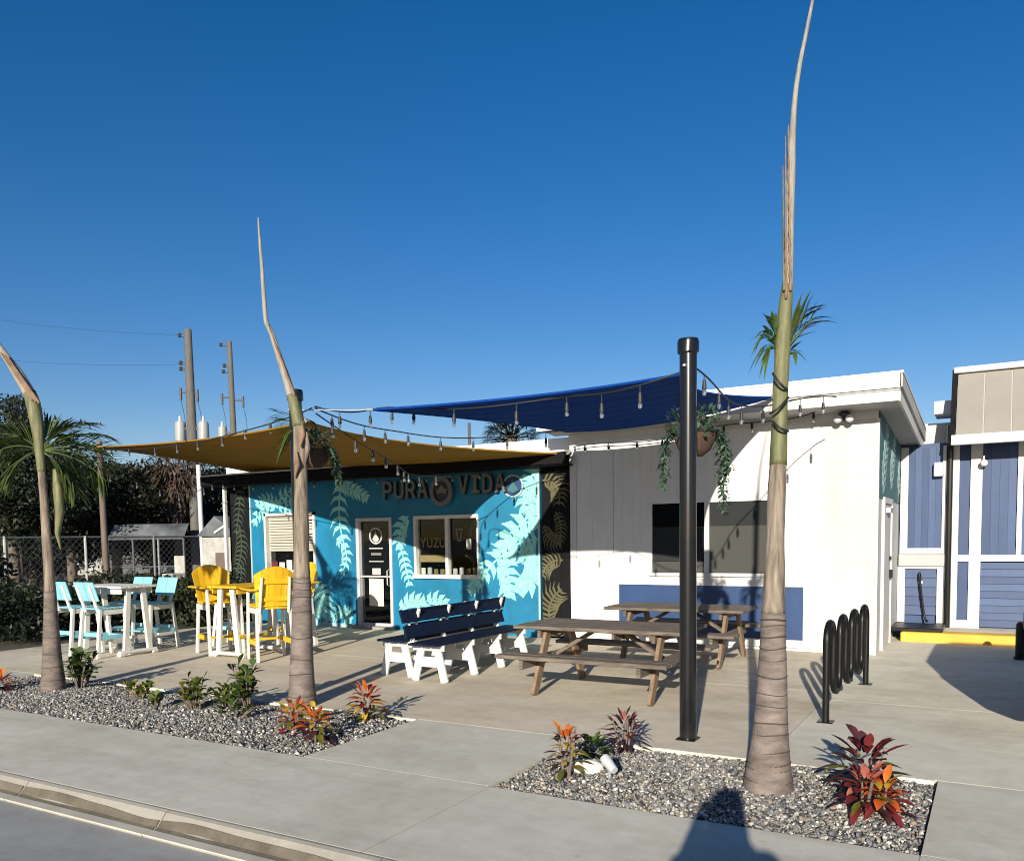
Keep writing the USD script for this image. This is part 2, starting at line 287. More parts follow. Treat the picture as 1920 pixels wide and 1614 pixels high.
usdkit.material(stage, '/World/Looks/bulb_glass', {'p': ('principled_bsdf', {'base_color': (.62, .64, .65), 'roughness': .04, 'transmission_weight': .9})}, surface='p.BSDF'); M['bulb'] = UsdShade.Material.Get(stage, '/World/Looks/bulb_glass')

# ------------------------------------------------------------------ setting: ground, road, kerb, sidewalk, patio
WT = float(G(1640, 1228)[1])            # the shop fronts stand on this line
XC = float(G(1640, 1228)[0])            # corner of the white shop
BED0, BED1 = 4.66, 6.14                 # planting beds: front and back edge
KJ = 3.34                               # joint between kerb and sidewalk
def ring_ground():
    m = Mb()
    m += box(-900, 900, -900, 3.0, -.40, -.16); m += box(-900, 900, WT + 6, 1500, -.40, -.06)
    m += box(-900, -13.6, 3.0, WT + 6, -.40, -.05); m += box(9.0, 900, 3.0, WT + 6, -.40, -.05); m += box(-13.6, 9.0, 3.0, WT + 6, -.40, -.13)
    return m
obj('ground', ring_ground(), M['earth'], kind='structure')
obj('road', box(-120, 120, -9, 3.125, -.2, -.105), M['asphalt'], kind='structure')
kerb = thing('kerb', kind='structure')
cuts = [-60, -22, -16, -10.3, -5.85, -4.39, -2.72, 1.3, 5, 12, 60]
for a, b in zip(cuts, cuts[1:]):
    prof = [(3.125, -.2), (3.125, -.088), (3.205, -.092), (3.235, -.078), (3.275, -.03), (3.295, -.008), (3.32, 0), (KJ - .006, 0), (KJ - .006, -.2)]
    obj('kerb_stone', prism_yz(prof, a + .004, b - .004), M['kerb_concrete'], kerb)
    obj('gutter_lip', box(a + .004, b - .004, 3.118, 3.195, -.092, -.0845), M['lip_concrete'], kerb)
    n = max(2, int((b - a) / .05)); xs = np.linspace(a + .01, b - .01, n)     # silt lying against the kerb
    w0 = 3.198 + .008 * meshkit.noise(np.stack([xs * 3, xs * 0, xs * 0], 1)); w1 = 3.24 + .028 * meshkit.noise(np.stack([xs * 2.2, xs * 0 + 9, xs * 0], 1))
    v = np.vstack([np.stack([xs, w0, np.full(n, -.0875)], 1), np.stack([xs, (w0 + w1) / 2, np.full(n, -.079)], 1), np.stack([xs, w1, np.full(n, -.06) + (w1 - 3.24) * 1.4], 1)])
    f = [(r * n + i, r * n + i + 1, (r + 1) * n + i + 1, (r + 1) * n + i) for r in range(2) for i in range(n - 1)]
    obj('gutter_silt', tri(v, f), M['gutter_dirt'], kerb)
sw = thing('sidewalk', kind='structure')
xcut = [-40, -30, -22, -16, -10.3, -7.35, -4.57, -2.88, -.30, 1.35, 3.1, 5, 9, 16, 30]
for a, b in zip(xcut, xcut[1:]):
    obj('slab', cbox(a + .004, b - .004, KJ + .004, BED0 - .006, -.12, .0, .0008), M['sidewalk_concrete'], sw)
for a, b in ((-4.57, -2.90), (-40, -10.6), (-.30, 1.35), (1.35, 9)):
    obj('slab', cbox(a + .004, b - .004, BED0 + .004, BED1 - .006, -.12, .0, .0008), M['sidewalk_concrete'], sw)
patio = thing('patio', kind='structure')
for a, b in ((-13.4, -9.3), (-9.3, -5.2), (-5.2, XC - .06)):
    for c, d in ((BED1, 9.1), (9.1, WT + .02)):
        obj('slab', cbox(a + .004, b - .004, c + .004, d - .004, -.12, .0, .0008), M['patio_concrete'], patio)
drive = thing('driveway', kind='structure')
for a, b in ((XC - .06, 1.4), (1.4, 9.0)):
    for c, d in ((BED1, 8.7), (8.7, 14.6)):
        obj('slab', cbox(a + .004, b - .004, c + .004, d - .004, -.12, .0, .0008), M['drive_concrete'], drive)
concrete('joint_filler', (.36, .34, .29), .2)
obj('joint_filler', box(-39.9, 29.9, KJ - .004, BED0 - .004, -.13, -.0012), M['joint_filler'], sw); obj('joint_filler', box(-4.55, -2.91, BED0 - .003, BED1 - .002, -.13, -.0012), M['joint_filler'], sw); obj('joint_filler', box(-.29, 8.99, BED0 - .003, BED1 - .002, -.13, -.0012), M['joint_filler'], sw)
obj('joint_filler', box(-13.39, XC - .062, BED1 + .002, WT + .01, -.13, -.0012), M['joint_filler'], patio); obj('joint_filler', box(XC - .06, 8.99, BED1 + .002, 14.59, -.13, -.0012), M['joint_filler'], drive)
trim = Mb()
for a, b in ((-10.6, -4.57), (-2.88, -.32)): trim += box(a, b, BED1 - .035, BED1 - .008, -.06, .004)
obj('bed_edging', trim, M['drive_concrete'], kind='structure')

# ------------------------------------------------------------------ planting beds: soil and gravel
def hump(x, y, a, b):
    e = min(x - a, b - x, y - BED0, BED1 - .05 - y); return -.018 + .034 * min(1, max(0, e) / .3) + .012 * math.sin(x * 3.1 + y * 4)
def bed(a, b, n, seed, label):
    r = np.random.default_rng(seed)
    xs = np.linspace(a, b, 40); ys = np.linspace(BED0, BED1 - .05, 14); v = [(x, y, hump(x, y, a, b) - .012) for y in ys for x in xs]
    f = [(j * 40 + i, j * 40 + i + 1, (j + 1) * 40 + i + 1, (j + 1) * 40 + i) for j in range(13) for i in range(39)]
    obj('planting_bed', tri(v, f), M['bed_soil'], kind='structure')
    pi = UsdGeom.PointInstancer.Define(stage, path_for('gravel', None)); tag(pi.GetPrim(), label, 'gravel', kind='stuff')
    protos = []
    for k, m in enumerate(['stone_grey', 'stone_grey', 'stone_dark', 'stone_light', 'stone_white', 'stone_tan', 'stone_blue', 'stone_light']):
        s = trimesh.creation.icosphere(1); q = s.vertices; q *= 1 + .5 * (meshkit.noise(q * 1.7 + k * 7)[:, None] - .5); s.vertices = q * [1, .72, .5]
        protos.append(usdkit.mesh(stage, f'{pi.GetPath()}/stone_{k + 1:03d}', s, M[m], smooth=50).GetPath())
    pi.CreatePrototypesRel().SetTargets(protos)
    px = r.uniform(a + .01, b - .01, n); py = r.uniform(BED0 + .008, BED1 - .06, n); sz = r.lognormal(math.log(.0092), .38, n).clip(.0045, .025)
    pz = np.array([hump(x, y, a, b) for x, y in zip(px, py)]) + r.uniform(-.006, .010, n)
    q = r.normal(size=(n, 4)); q[:, 1:3] *= .35; q /= np.linalg.norm(q, axis=1, keepdims=True)
    pi.CreatePositionsAttr(Vt.Vec3fArray.FromNumpy(np.stack([px, py, pz], 1).astype(np.float32)))
    pi.CreateScalesAttr(Vt.Vec3fArray.FromNumpy(np.repeat(sz[:, None], 3, 1).astype(np.float32)))
    pi.CreateOrientationsAttr(Vt.QuathArray([Gf.Quath(*map(float, x)) for x in q]))
    pi.CreateProtoIndicesAttr(Vt.IntArray([int(x) for x in r.choice(8, n, p=[.2, .17, .17, .13, .055, .09, .125, .06])]))
bed(-10.6, -4.57, 33000, 1, 'grey and white gravel in the long planting bed under the two left palms')
bed(-2.90, -.303, 19500, 2, 'grey and white gravel in the planting bed under the tall right palm')

# ------------------------------------------------------------------ the white shop
wb = thing('white_building', 'white single storey shop with blue panel under its dark window', 'building', (XC, WT, 0)); o_ = (XC, WT, 0)
def P(name, mesh, m, parent=None, smooth=False, label=None): return obj(name, mesh, m, parent if parent is not None else wb, smooth, o_, label)
XL = float(T(1072, 1000, WT)[0]); zt = 3.16
wx0, wx1 = float(T(1222, 1000, WT)[0]), float(T(1444, 1000, WT)[0]); wz0, wz1 = 1.09, 2.13
xj1 = float(T(1150, 1000, WT)[0]); xj2 = float(T(1528, 1000, WT)[0])
bx0, bx1, bz0, bz1 = float(T(1162, 1098, WT)[0]), float(T(1507, 1101, WT)[0]), .155, .905
BK = WT + 3.75
def grooved(x0, x1, z0, z1, y=WT, th=.06, step=.20):
    y = y + .004
    """a sheet of board siding: flat boards with real grooves between"""
    m = Mb(box(x0, x1, y + .0035, y + th, z0, z1)); n = max(1, int(round((x1 - x0) / step))); s = (x1 - x0) / n
    for i in range(n): m += box(x0 + i * s + .0022, x0 + (i + 1) * s - .0022, y, y + .005, z0, z1)
    return m
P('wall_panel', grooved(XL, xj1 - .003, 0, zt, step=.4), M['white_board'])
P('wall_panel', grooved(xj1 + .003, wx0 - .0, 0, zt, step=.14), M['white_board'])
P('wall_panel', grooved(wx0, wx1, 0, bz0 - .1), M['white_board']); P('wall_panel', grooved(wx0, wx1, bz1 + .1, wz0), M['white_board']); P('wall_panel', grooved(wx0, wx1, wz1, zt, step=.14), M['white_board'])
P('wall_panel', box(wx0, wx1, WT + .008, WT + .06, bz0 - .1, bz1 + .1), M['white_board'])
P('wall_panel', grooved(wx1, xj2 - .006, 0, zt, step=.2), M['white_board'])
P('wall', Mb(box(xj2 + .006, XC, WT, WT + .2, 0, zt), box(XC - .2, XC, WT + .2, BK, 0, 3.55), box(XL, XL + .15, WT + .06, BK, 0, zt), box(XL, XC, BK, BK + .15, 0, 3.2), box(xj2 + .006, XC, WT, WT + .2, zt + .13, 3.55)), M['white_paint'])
for k in range(16):                                                           # painted block courses with slightly sunk joints
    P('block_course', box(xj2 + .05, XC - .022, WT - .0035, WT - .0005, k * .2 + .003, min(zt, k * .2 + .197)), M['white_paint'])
P('corner_trim', box(XC - .02, XC + .018, WT - .012, WT + .05, 0, zt), M['white_trim'])
P('corner_trim', box(XL - .015, XL + .09, WT - .02, WT, 0, zt), M['white_trim'])
P('panel_seam_trim', box(xj2 - .05, xj2 + .05, WT - .014, WT - .001, .0, zt), M['white_trim'])
bp = P('blue_panel', box(bx0, bx1, WT - .02, WT - .001, bz0, bz1), M['panel_blue'])
for a in ((bx0 - .11, bx0, bz0 - .11, bz1 + .1), (bx1, bx1 + .1, bz0 - .11, bz1 + .1), (bx0, bx1, bz1, bz1 + .1), (bx0, bx1, bz0 - .11, bz0)):
    P('panel_frame', box(a[0], a[1], WT - .035, WT - .001, a[2], a[3]), M['white_trim'])
win = sub('window', wb)
def W(name, m_, mm, label=None): return obj(name, m_, mm, win, False, o_, label)
wm = float(T(1325, 1000, WT)[0])
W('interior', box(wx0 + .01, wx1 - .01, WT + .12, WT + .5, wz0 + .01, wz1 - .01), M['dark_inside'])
W('mullion', box(wm - .035, wm + .035, WT - .012, WT + .07, wz0, wz1), M['white_trim'])
W('sill', box(wx0 - .03, wx1 + .03, WT - .045, WT + .05, wz0 - .05, wz0), M['white_trim'])
W('pane', box(wx0, wm - .035, WT + .052, WT + .058, wz0, wz1), M['glass']); W('pane', box(wm + .035, wx1, WT + .052, WT + .058, wz0, wz1), M['glass'])
W('screen', box(wx0 + .01, wm - .04, WT + .03, WT + .036, wz0 + .17, wz1 - .36), M['screen_dark']); W('screen', box(wx0 + .01, wm - .04, WT + .028, WT + .036, wz0, wz0 + .165), M['screen_grey'])
W('screen', box(wx0 + .01, wm - .04, WT + .028, WT + .036, wz1 - .355, wz1), M['screen_black']); W('screen', box(wm + .04, wx1 - .01, WT + .03, WT + .036, wz0, wz1 - .35), M['screen_grey']); W('screen', box(wm + .04, wx1 - .01, WT + .026, WT + .036, wz1 - .35, wz1), M['screen_dark'])
# eaves: the board along the wall top, the soffit, and a fascia in two steps under the roof sheet
OV = WT - .62; RX = float(T(1690, 700, OV)[0]); rz1 = float(T(1690, 695, OV)[2]); rz0 = float(T(1690, 745, OV)[2])
P('frieze_board', box(XL - .02, XC + .004, WT - .045, WT, zt, zt + .125), M['white_trim'])
def roofz(y): return (y - OV) * -.075
def rq(x0, x1, y0, y1, za, zb):
    """a sheet that falls with the roof; z given at the eave"""
    v = [(x, y, z + roofz(y)) for z in (za, zb) for y in (y0, y1) for x in (x0, x1)]
    return tri(v, [(0, 2, 3, 1), (4, 5, 7, 6), (0, 1, 5, 4), (2, 6, 7, 3), (0, 4, 6, 2), (1, 3, 7, 5)])
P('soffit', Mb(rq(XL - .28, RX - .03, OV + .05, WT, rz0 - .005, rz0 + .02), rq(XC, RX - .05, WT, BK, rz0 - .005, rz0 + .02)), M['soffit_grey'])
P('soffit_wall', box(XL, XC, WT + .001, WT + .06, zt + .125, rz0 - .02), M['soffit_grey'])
P('fascia', box(XL - .3, RX - .02, OV + .02, OV + .05, rz0 - .03, rz0 + .10), M['white_trim'])
P('fascia', box(XL - .32, RX, OV - .02, OV + .02, rz0 + .125, rz1 - .03), M['white_trim'])
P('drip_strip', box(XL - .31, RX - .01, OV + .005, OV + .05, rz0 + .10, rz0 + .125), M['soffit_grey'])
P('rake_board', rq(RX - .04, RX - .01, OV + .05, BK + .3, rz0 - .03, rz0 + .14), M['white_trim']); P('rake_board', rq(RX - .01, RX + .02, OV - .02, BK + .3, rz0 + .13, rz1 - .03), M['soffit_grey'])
P('roof', rq(XL - .34, RX + .03, OV - .03, BK + .32, rz1 - .03, rz1), M['roof_edge'])
# right side: mural panel over the door
P('side_mural', box(XC + .001, XC + .015, WT + .06, BK - .15, 2.12, 3.25), M['mural_teal'])
def frond2(spine, w, n=9, gap=.55, seed=0, tip=.25, both=True):
    """outline of a painted palm frond: curved rib and tapering leaflets, as one polygon in the wall's plane"""
    r = random.Random(seed); s = spline(np.array(spine, float), 40); out = [LineString(s).buffer(w * .045)]
    for k in range(n):
        t = (k + .6) / n; i = min(38, int(t * 39)); d = s[i + 1] - s[i]; d /= np.linalg.norm(d) + 1e-9; nn = np.array([-d[1], d[0]])
        L = w * (math.sin(math.pi * (.18 + .72 * t)) ** .7) * r.uniform(.85, 1.1)
        for sg in ((-1, 1) if both else (1,)):
            e = s[i] + (nn * sg * .8 + d * .62) * L; mid = s[i] + (nn * sg * .52 + d * .18) * L; b = w * gap / n * 2.4
            out.append(Polygon([s[i] - d * b * .5, mid - d * b * .55, e, mid + d * b * .65, s[i] + d * b * .6]).buffer(0))
    return union_all(out).buffer(.004)
def wallpts(uv, t=WT): return [(float(p[0]), float(p[2])) for p in (T(u, v, t) for u, v in uv)]
for k, (y0, z0, dz) in enumerate(((WT + .5, 2.2, .9), (WT + 1.5, 2.3, .75), (WT + 2.6, 2.25, .8))):
    f2 = frond2([(0, 0), (.18, dz * .5), (.5, dz)], .32, 8, seed=k); g = prism_xz(f2, 0, .003); vv = g.vertices.copy(); g.vertices = np.stack([XC + .0155 + vv[:, 1], y0 + vv[:, 0], z0 + vv[:, 2]], 1); g.invert()
    P('mural_frond', g, M['mural_grey'])
dr = sub('door', wb)
obj('frame', Mb(box(XC - .01, XC + .04, WT + .55, WT + .63, 0, 2.06), box(XC - .01, XC + .04, WT + 1.52, WT + 1.6, 0, 2.06), box(XC - .01, XC + .04, WT + .55, WT + 1.6, 2.06, 2.14)), M['white_trim'], dr, off=o_)
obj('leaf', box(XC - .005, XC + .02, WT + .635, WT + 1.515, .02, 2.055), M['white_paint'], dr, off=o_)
obj('handle', Mb(box(XC + .02, XC + .07, WT + 1.38, WT + 1.42, .98, 1.1), box(XC + .02, XC + .05, WT + 1.37, WT + 1.43, 1.24, 1.3)), M['black_metal'], dr, off=o_)
obj('closer', box(XC + .02, XC + .08, WT + .9, WT + 1.25, 1.93, 2.0), M['grey_metal'], dr, off=o_)
lamp = thing('security_light', 'small black and white security light under the white eave', 'lamp', tuple(T(1583, 783, WT - .12)))
lp = T(1583, 783, WT - .12)
obj('housing', Mb(cbox(-.07, .07, -.06, .1, .02, .07, .02), cbox(-.03, .03, .05, .122, -.03, .1, .01)), M['black_metal'], lamp)
for s in (-.075, .075): obj('lamp_head', trimesh.creation.icosphere(2, .055).apply_translation((s, -.05, -.02)), M['white_trim'], lamp, smooth=True)

# ------------------------------------------------------------------ the blue stand
BX0, BX1 = float(T(470, 1000, WT)[0]), float(T(1012, 1000, WT)[0]); bb = thing('food_stand', 'turquoise food stand with painted palm leaves and letter sign', 'building', (BX0, WT, 0)); ob = (BX0, WT, 0)
def B(name, mesh, m, parent=None, smooth=False, label=None): return obj(name, mesh, m, parent if parent is not None else bb, smooth, ob, label)
bt = 2.78
dx0, dx1, dzt = float(T(668, 1000, WT)[0]), float(T(735, 1000, WT)[0]), 2.05
ax0, ax1, az0, az1 = float(T(777, 1000, WT)[0]), float(T(898, 1000, WT)[0]), .95, 2.06
lx0, lx1, lz0, lz1 = float(T(497, 1000, WT)[0]), float(T(592, 1000, WT)[0]), 1.08, 2.2
w_ = Mb()
for a, b, c, d in ((BX0, lx0, 0, bt), (lx0, lx1, 0, lz0), (lx0, lx1, lz1, bt), (lx1, dx0, 0, bt), (dx0, dx1, dzt, bt), (dx1, ax0, 0, bt), (ax0, ax1, 0, az0), (ax0, ax1, az1, bt), (ax1, BX1, 0, bt)): w_ += box(a, b, WT, WT + .15, c, d)
w_ += box(BX0, BX0 + .12, WT + .15, WT + 4, 0, bt); w_ += box(BX1 - .12, BX1, WT + .15, WT + 4, 0, bt); w_ += box(BX0, BX1, WT + 4, WT + 4.1, 0, bt)
B('wall', w_, M['stand_blue'])
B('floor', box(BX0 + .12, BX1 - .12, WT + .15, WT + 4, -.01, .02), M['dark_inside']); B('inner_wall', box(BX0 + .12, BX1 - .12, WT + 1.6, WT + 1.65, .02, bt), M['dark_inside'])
B('base_trim', box(lx0, dx0 - .05, WT - .02, WT - .001, 0, .07), M['mural_grey'])
B('corner_trim', box(BX1 - .03, BX1 + .006, WT - .01, WT - .001, 0, bt), M['mural_grey']); B('corner_trim', box(BX0 - .006, BX0 + .03, WT - .01, WT - .001, 0, bt), M['mural_grey'])
# roof: black fascia over the wall and a white roof edge set back behind it
B('fascia', box(BX0 - 1.05, BX1 + .62, WT - .33, WT - .29, bt + .02, bt + .20), M['black_paint']); B('soffit', box(BX0 - 1.05, BX1 + .62, WT - .29, WT + .2, bt + .003, bt + .02), M['black_paint'])
B('roof', Mb(box(BX0 - 1.05, BX1 + .62, WT - .32, WT + 4.2, bt + .2, bt + .23), box(BX0 - 1.05, BX1 + .55, WT + .35, WT + 4.2, bt + .23, bt + .50)), M['roof_edge'])
# door
d_ = sub('door', bb)
def Dd(name, m_, mm): return obj(name, m_, mm, d_, False, ob)
Dd('frame', Mb(box(dx0, dx0 + .07, WT - .02, WT + .12, 0, dzt), box(dx1 - .06, dx1, WT - .02, WT + .12, 0, dzt), box(dx0 + .07, dx1 - .06, WT - .02, WT + .12, dzt - .06, dzt)), M['grey_plastic'])
Dd('pane', box(dx0 + .075, dx1 - .065, WT + .05, WT + .056, .1, dzt - .07), M['glass'])
Dd('panel', box(dx0 + .075, dx1 - .065, WT + .06, WT + .068, .95, dzt - .07), M['screen_black'])
Dd('bottom_rail', box(dx0 + .075, dx1 - .065, WT + .02, WT + .08, 0, .1), M['grey_plastic']); Dd('push_bar', box(dx0 + .075, dx1 - .065, WT - .01, WT + .03, .955, .985), M['decal_grey'])
dc = (dx0 + dx1) / 2
ring = Polygon([(dc + .155 * math.cos(a), 1.72 + .155 * math.sin(a)) for a in np.linspace(0, 6.28, 40)[:-1]]).difference(Polygon([(dc + .125 * math.cos(a), 1.72 + .125 * math.sin(a)) for a in np.linspace(0, 6.28, 40)[:-1]]))
fig = union_all([ring, Polygon([(dc - .08, 1.66), (dc - .03, 1.73), (dc, 1.82), (dc + .03, 1.73), (dc + .08, 1.66), (dc + .05, 1.62), (dc, 1.60), (dc - .05, 1.62)])])
Dd('round_emblem', prism_xz(fig, WT + .047, WT + .0495), M['decal_grey'])
for z, a, h in ((1.48, .16, .022), (1.36, .12, .05), (1.24, .17, .018)): Dd('lettering', box(dc - a, dc + a, WT + .047, WT + .0495, z, z + h), M['decal_dim' if h > .03 else 'decal_grey'])
Dd('sticker', box(dc - .1, dc + .1, WT + .047, WT + .0495, 1.0, 1.12), M['decal_grey'])
Dd('poster', box(dc - .17, dc + .17, WT + .03, WT + .034, .42, .93), M['paper'])
Dd('handle', tube([(dx1 - .11, WT + .03, .8), (dx1 - .11, WT - .03, .82), (dx1 - .11, WT - .03, 1.08), (dx1 - .11, WT + .03, 1.1)], .012, 8), M['grey_metal'])
B('threshold', cbox(dx0 - .03, dx1 + .03, WT - .16, WT + .05, .0, .05), M['kerb_concrete'])
# serving window
aw = sub('window', bb); am = float(T(838, 1000, WT)[0])
def A(name, m_, mm, off=ob): return obj(name, m_, mm, aw, False, ob)
A('frame', Mb(box(ax0, ax1, WT - .03, WT + .1, az1 - .06, az1), box(ax0, ax0 + .05, WT - .03, WT + .1, az0 + .07, az1 - .06), box(ax1 - .03, ax1, WT - .03, WT + .1, az0 + .07, az1 - .06)), M['poly_white'])
A('sill', box(ax0 - .02, ax1 + .02, WT - .06, WT + .1, az0, az0 + .07), M['poly_white']); A('mullion', box(am - .03, am + .03, WT - .02, WT + .08, az0 + .07, az1 - .06), M['poly_white'])
A('pane', box(ax0 + .05, am - .03, WT + .05, WT + .056, az0 + .07, az1 - .06), M['glass']); A('pane', box(am + .03, ax1 - .03, WT + .05, WT + .056, az0 + .07, az1 - .06), M['glass'])
A('shade', box(ax0 + .05, ax1 - .03, WT + .12, WT + .126, az0 + .3, az1 - .06), M['screen_black'])
tx = meshkit.text_mesh('YUZU', .17, .003, True); sx = (am - ax0 - .16) / (tx.bounds[1][0] - tx.bounds[0][0]); tv = tx.vertices.copy(); tx.vertices = np.stack([ax0 + .09 + (tv[:, 0] - tx.bounds[0][0]) * sx, WT + .049 - tv[:, 2], 1.5 + tv[:, 1]], 1)
A('window_lettering', tx, M['decal_yellow'])
A('menu_card', box(ax0 + .08, am - .06, WT + .044, WT + .048, 1.24, 1.36), M['decal_yellow'])
A('cup_decal', prism_xz(Polygon([(am + .15, 1.82), (am + .3, 1.82), (am + .26, 1.6), (am + .19, 1.6)]).difference(Polygon([(am + .18, 1.8), (am + .27, 1.8), (am + .24, 1.63), (am + .21, 1.63)])), WT + .045, WT + .0485), M['decal_dim'])
A('cup_decal', prism_xz(Polygon([(am + .39, 1.62), (am + .45, 1.62), (am + .45, 1.48), (am + .39, 1.48)]).buffer(.02), WT + .045, WT + .0485), M['decal_grey'])
for k in range(9):
    x = ax0 + .08 + k * (ax1 - ax0 - .2) / 8.5; h = rnd.uniform(.09, .17)
    A('goods', cbox(x, x + .085, WT + .07, WT + .11, az0 + .07, az0 + .07 + h, .01), M[rnd.choice(['decal_grey', 'paper', 'maroon', 'decal_grey', 'decal_yellow'])])
lw = sub('window', bb)
obj('frame', Mb(box(lx0, lx0 + .05, WT - .03, WT + .1, lz0, lz1), box(lx1 - .05, lx1, WT - .03, WT + .1, lz0, lz1), box(lx0, lx1, WT - .03, WT + .1, lz1 - .05, lz1), box(lx0, lx1, WT - .05, WT + .1, lz0 - .05, lz0)), M['poly_white'], lw, off=ob)
obj('pane', box(lx0 + .05, lx1 - .05, WT + .09, WT + .095, lz0, lz1 - .05), M['glass'], lw, off=ob)
for k in range(13):
    z = lz1 - .07 - k * .055; obj('blind_slat', bar((lx0 + .06, WT + .055 + rnd.uniform(-.004, .004), z), (lx1 - .06, WT + .055, z + rnd.uniform(-.008, .008)), .05, .004, up=(0, .8, .6), c=.001), M['blind'], lw, off=ob)
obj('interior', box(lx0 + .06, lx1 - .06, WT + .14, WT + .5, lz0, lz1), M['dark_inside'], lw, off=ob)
for k in range(4): obj('goods', cbox(lx0 + .1 + k * .2, lx0 + .24 + k * .2, WT + .06, WT + .085, lz0, lz0 + rnd.uniform(.12, .22), .01), M[rnd.choice(['poly_white', 'maroon', 'decal_grey'])], lw, off=ob)
# painted leaves
mural = [([(520, 950), (505, 938), (480, 945)], .20), ([(520, 950), (500, 950), (476, 985)], .22), ([(518, 950), (535, 925), (560, 922)], .2), ([(520, 950), (545, 940), (565, 955)], .18), ([(520, 952), (540, 955), (565, 972)], .16),
         ([(640, 906), (636, 960), (648, 1030)], .30), ([(640, 910), (665, 920), (690, 935)], .22), ([(632, 1010), (650, 1040), (640, 1075)], .2),
         ([(765, 968), (752, 990), (750, 1030)], .26), ([(752, 1030), (760, 1060), (768, 1098)], .24),
         ([(588, 1095), (606, 1110), (606, 1160)], .24), ([(592, 1112), (600, 1140), (590, 1165)], .2), ([(655, 1150), (635, 1148), (610, 1172)], .22), ([(650, 1172), (652, 1155), (645, 1140)], .2),
         ([(750, 1142), (775, 1125), (795, 1130)], .2), ([(790, 1135), (815, 1122), (840, 1132)], .18),
         ([(1008, 880), (990, 905), (985, 960)], .34), ([(1010, 905), (1000, 950), (1008, 990)], .26), ([(1010, 975), (975, 985), (938, 1030)], .30), ([(1010, 1010), (970, 1020), (930, 1040)], .28),
         ([(1010, 1045), (960, 1035), (905, 1085)], .36), ([(990, 1042), (1000, 1070), (975, 1105)], .34), ([(940, 1050), (955, 1090), (955, 1120)], .34), ([(985, 1035), (1005, 1060), (1009, 1095)], .2), ([(905, 1060), (900, 1080), (880, 1110)], .22)]
clip = Polygon([(BX0, 0.01), (BX1, .01), (BX1, bt - .01), (BX0, bt - .01)]).difference(union_all([Polygon([(a, c), (b, c), (b, d), (a, d)]) for a, b, c, d in ((dx0, dx1, 0, dzt), (ax0, ax1, az0, az1), (lx0, lx1, lz0 - .05, lz1))]))
for k, (uv, w) in enumerate(mural):
    q = frond2(wallpts(uv), w * random.Random(k + 5).uniform(.8, 1.05), random.Random(k).choice((5, 6, 7)), random.Random(k + 9).uniform(.6, .95), k).intersection(clip)
    if q.is_empty: continue
    q = q.buffer(-.001); B('mural_frond', prism_xz(q, WT - .0035 - .0004 * (k % 8), WT - .001), M['mural_aqua'])
# letter sign: PURA, a ring with a face, VIDA
sg = sub('letter_sign', bb)
def letters(txt, u0, u1, z0, h):
    x0, x1 = float(T(u0, 915, WT - .1)[0]), float(T(u1, 915, WT - .1)[0]); step = (x1 - x0) / len(txt)
    for i, ch in enumerate(txt):
        m = meshkit.text_mesh(ch, h, .03, True); b = m.bounds; v = m.vertices.copy(); k = min(1.0, step * .82 / (b[1][0] - b[0][0]))
        x = x0 + (i + .5) * step
        m.vertices = np.stack([x + (v[:, 0] - (b[0][0] + b[1][0]) / 2) * k, WT - .06 - v[:, 2], z0 + v[:, 1]], 1)
        p = obj('letter', m, M['letter_face'], sg, False, ob)
        back = m.copy(); back.vertices = back.vertices + [0.012, .032, -.012]; obj('letter_back', back, M['letter_side'], sg, False, ob)
letters('PURA', 714, 802, 2.39, .30); letters('VIDA', 856, 948, 2.42, .30)
rc = T(828, 921, WT - .08); rr = .235
def disc(r, y0, y1, n=40, sxz=1.12): return prism_xz(Polygon([(rc[0] + r * math.cos(a), rc[2] + sxz * r * math.sin(a)) for a in np.linspace(0, 2 * math.pi, n, endpoint=False)]), y0, y1)
obj('ring', prism_xz(Polygon([(rc[0] + rr * math.cos(a), rc[2] + 1.1 * rr * math.sin(a)) for a in np.linspace(0, 6.2832, 48, endpoint=False)]).difference(Polygon([(rc[0] + rr * .70 * math.cos(a), rc[2] + 1.1 * rr * .70 * math.sin(a)) for a in np.linspace(0, 6.2832, 48, endpoint=False)])), WT - .11, WT - .05), M['letter_face'], sg, off=ob)
obj('ring_disc', disc(rr * .7, WT - .075, WT - .05), M['letter_side'], sg, off=ob)
obj('ring_figure', prism_xz(Polygon([(rc[0] + x * .23, rc[2] + z * .23) for x, z in ((-.55, .2), (-.3, .1), (0, .5), (.3, .1), (.55, .2), (.35, -.2), (0, -.1), (-.35, -.2))]), WT - .085, WT - .075), M['decal_dim'], sg, off=ob)
ep = T(965, 905, WT); eq = sub('round_sign', bb)
er = [(float(T(963, 911, WT)[0]) + .2 * math.cos(a), float(T(963, 911, WT)[2]) + .19 * math.sin(a)) for a in np.linspace(0, 6.2832, 40, endpoint=False)]; ce = np.mean(er, 0)
obj('ring', prism_xz(Polygon(er).difference(Polygon([(ce[0] + (x - ce[0]) * .85, ce[1] + (z - ce[1]) * .85) for x, z in er])), WT - .03, WT - .006), M['mural_grey'], eq, off=ob)
obj('disc', prism_xz(Polygon([(ce[0] + (x - ce[0]) * .85, ce[1] + (z - ce[1]) * .85) for x, z in er]), WT - .02, WT - .006), M['panel_blue'], eq, off=ob)
obj('figure', prism_xz(Polygon([(ce[0] + x, ce[1] + z) for x, z in ((-.11, -.07), (-.04, .02), (0, .11), (.04, .02), (.11, -.07), (0, -.11))]), WT - .026, WT - .02), M['mural_teal'], eq, off=ob)
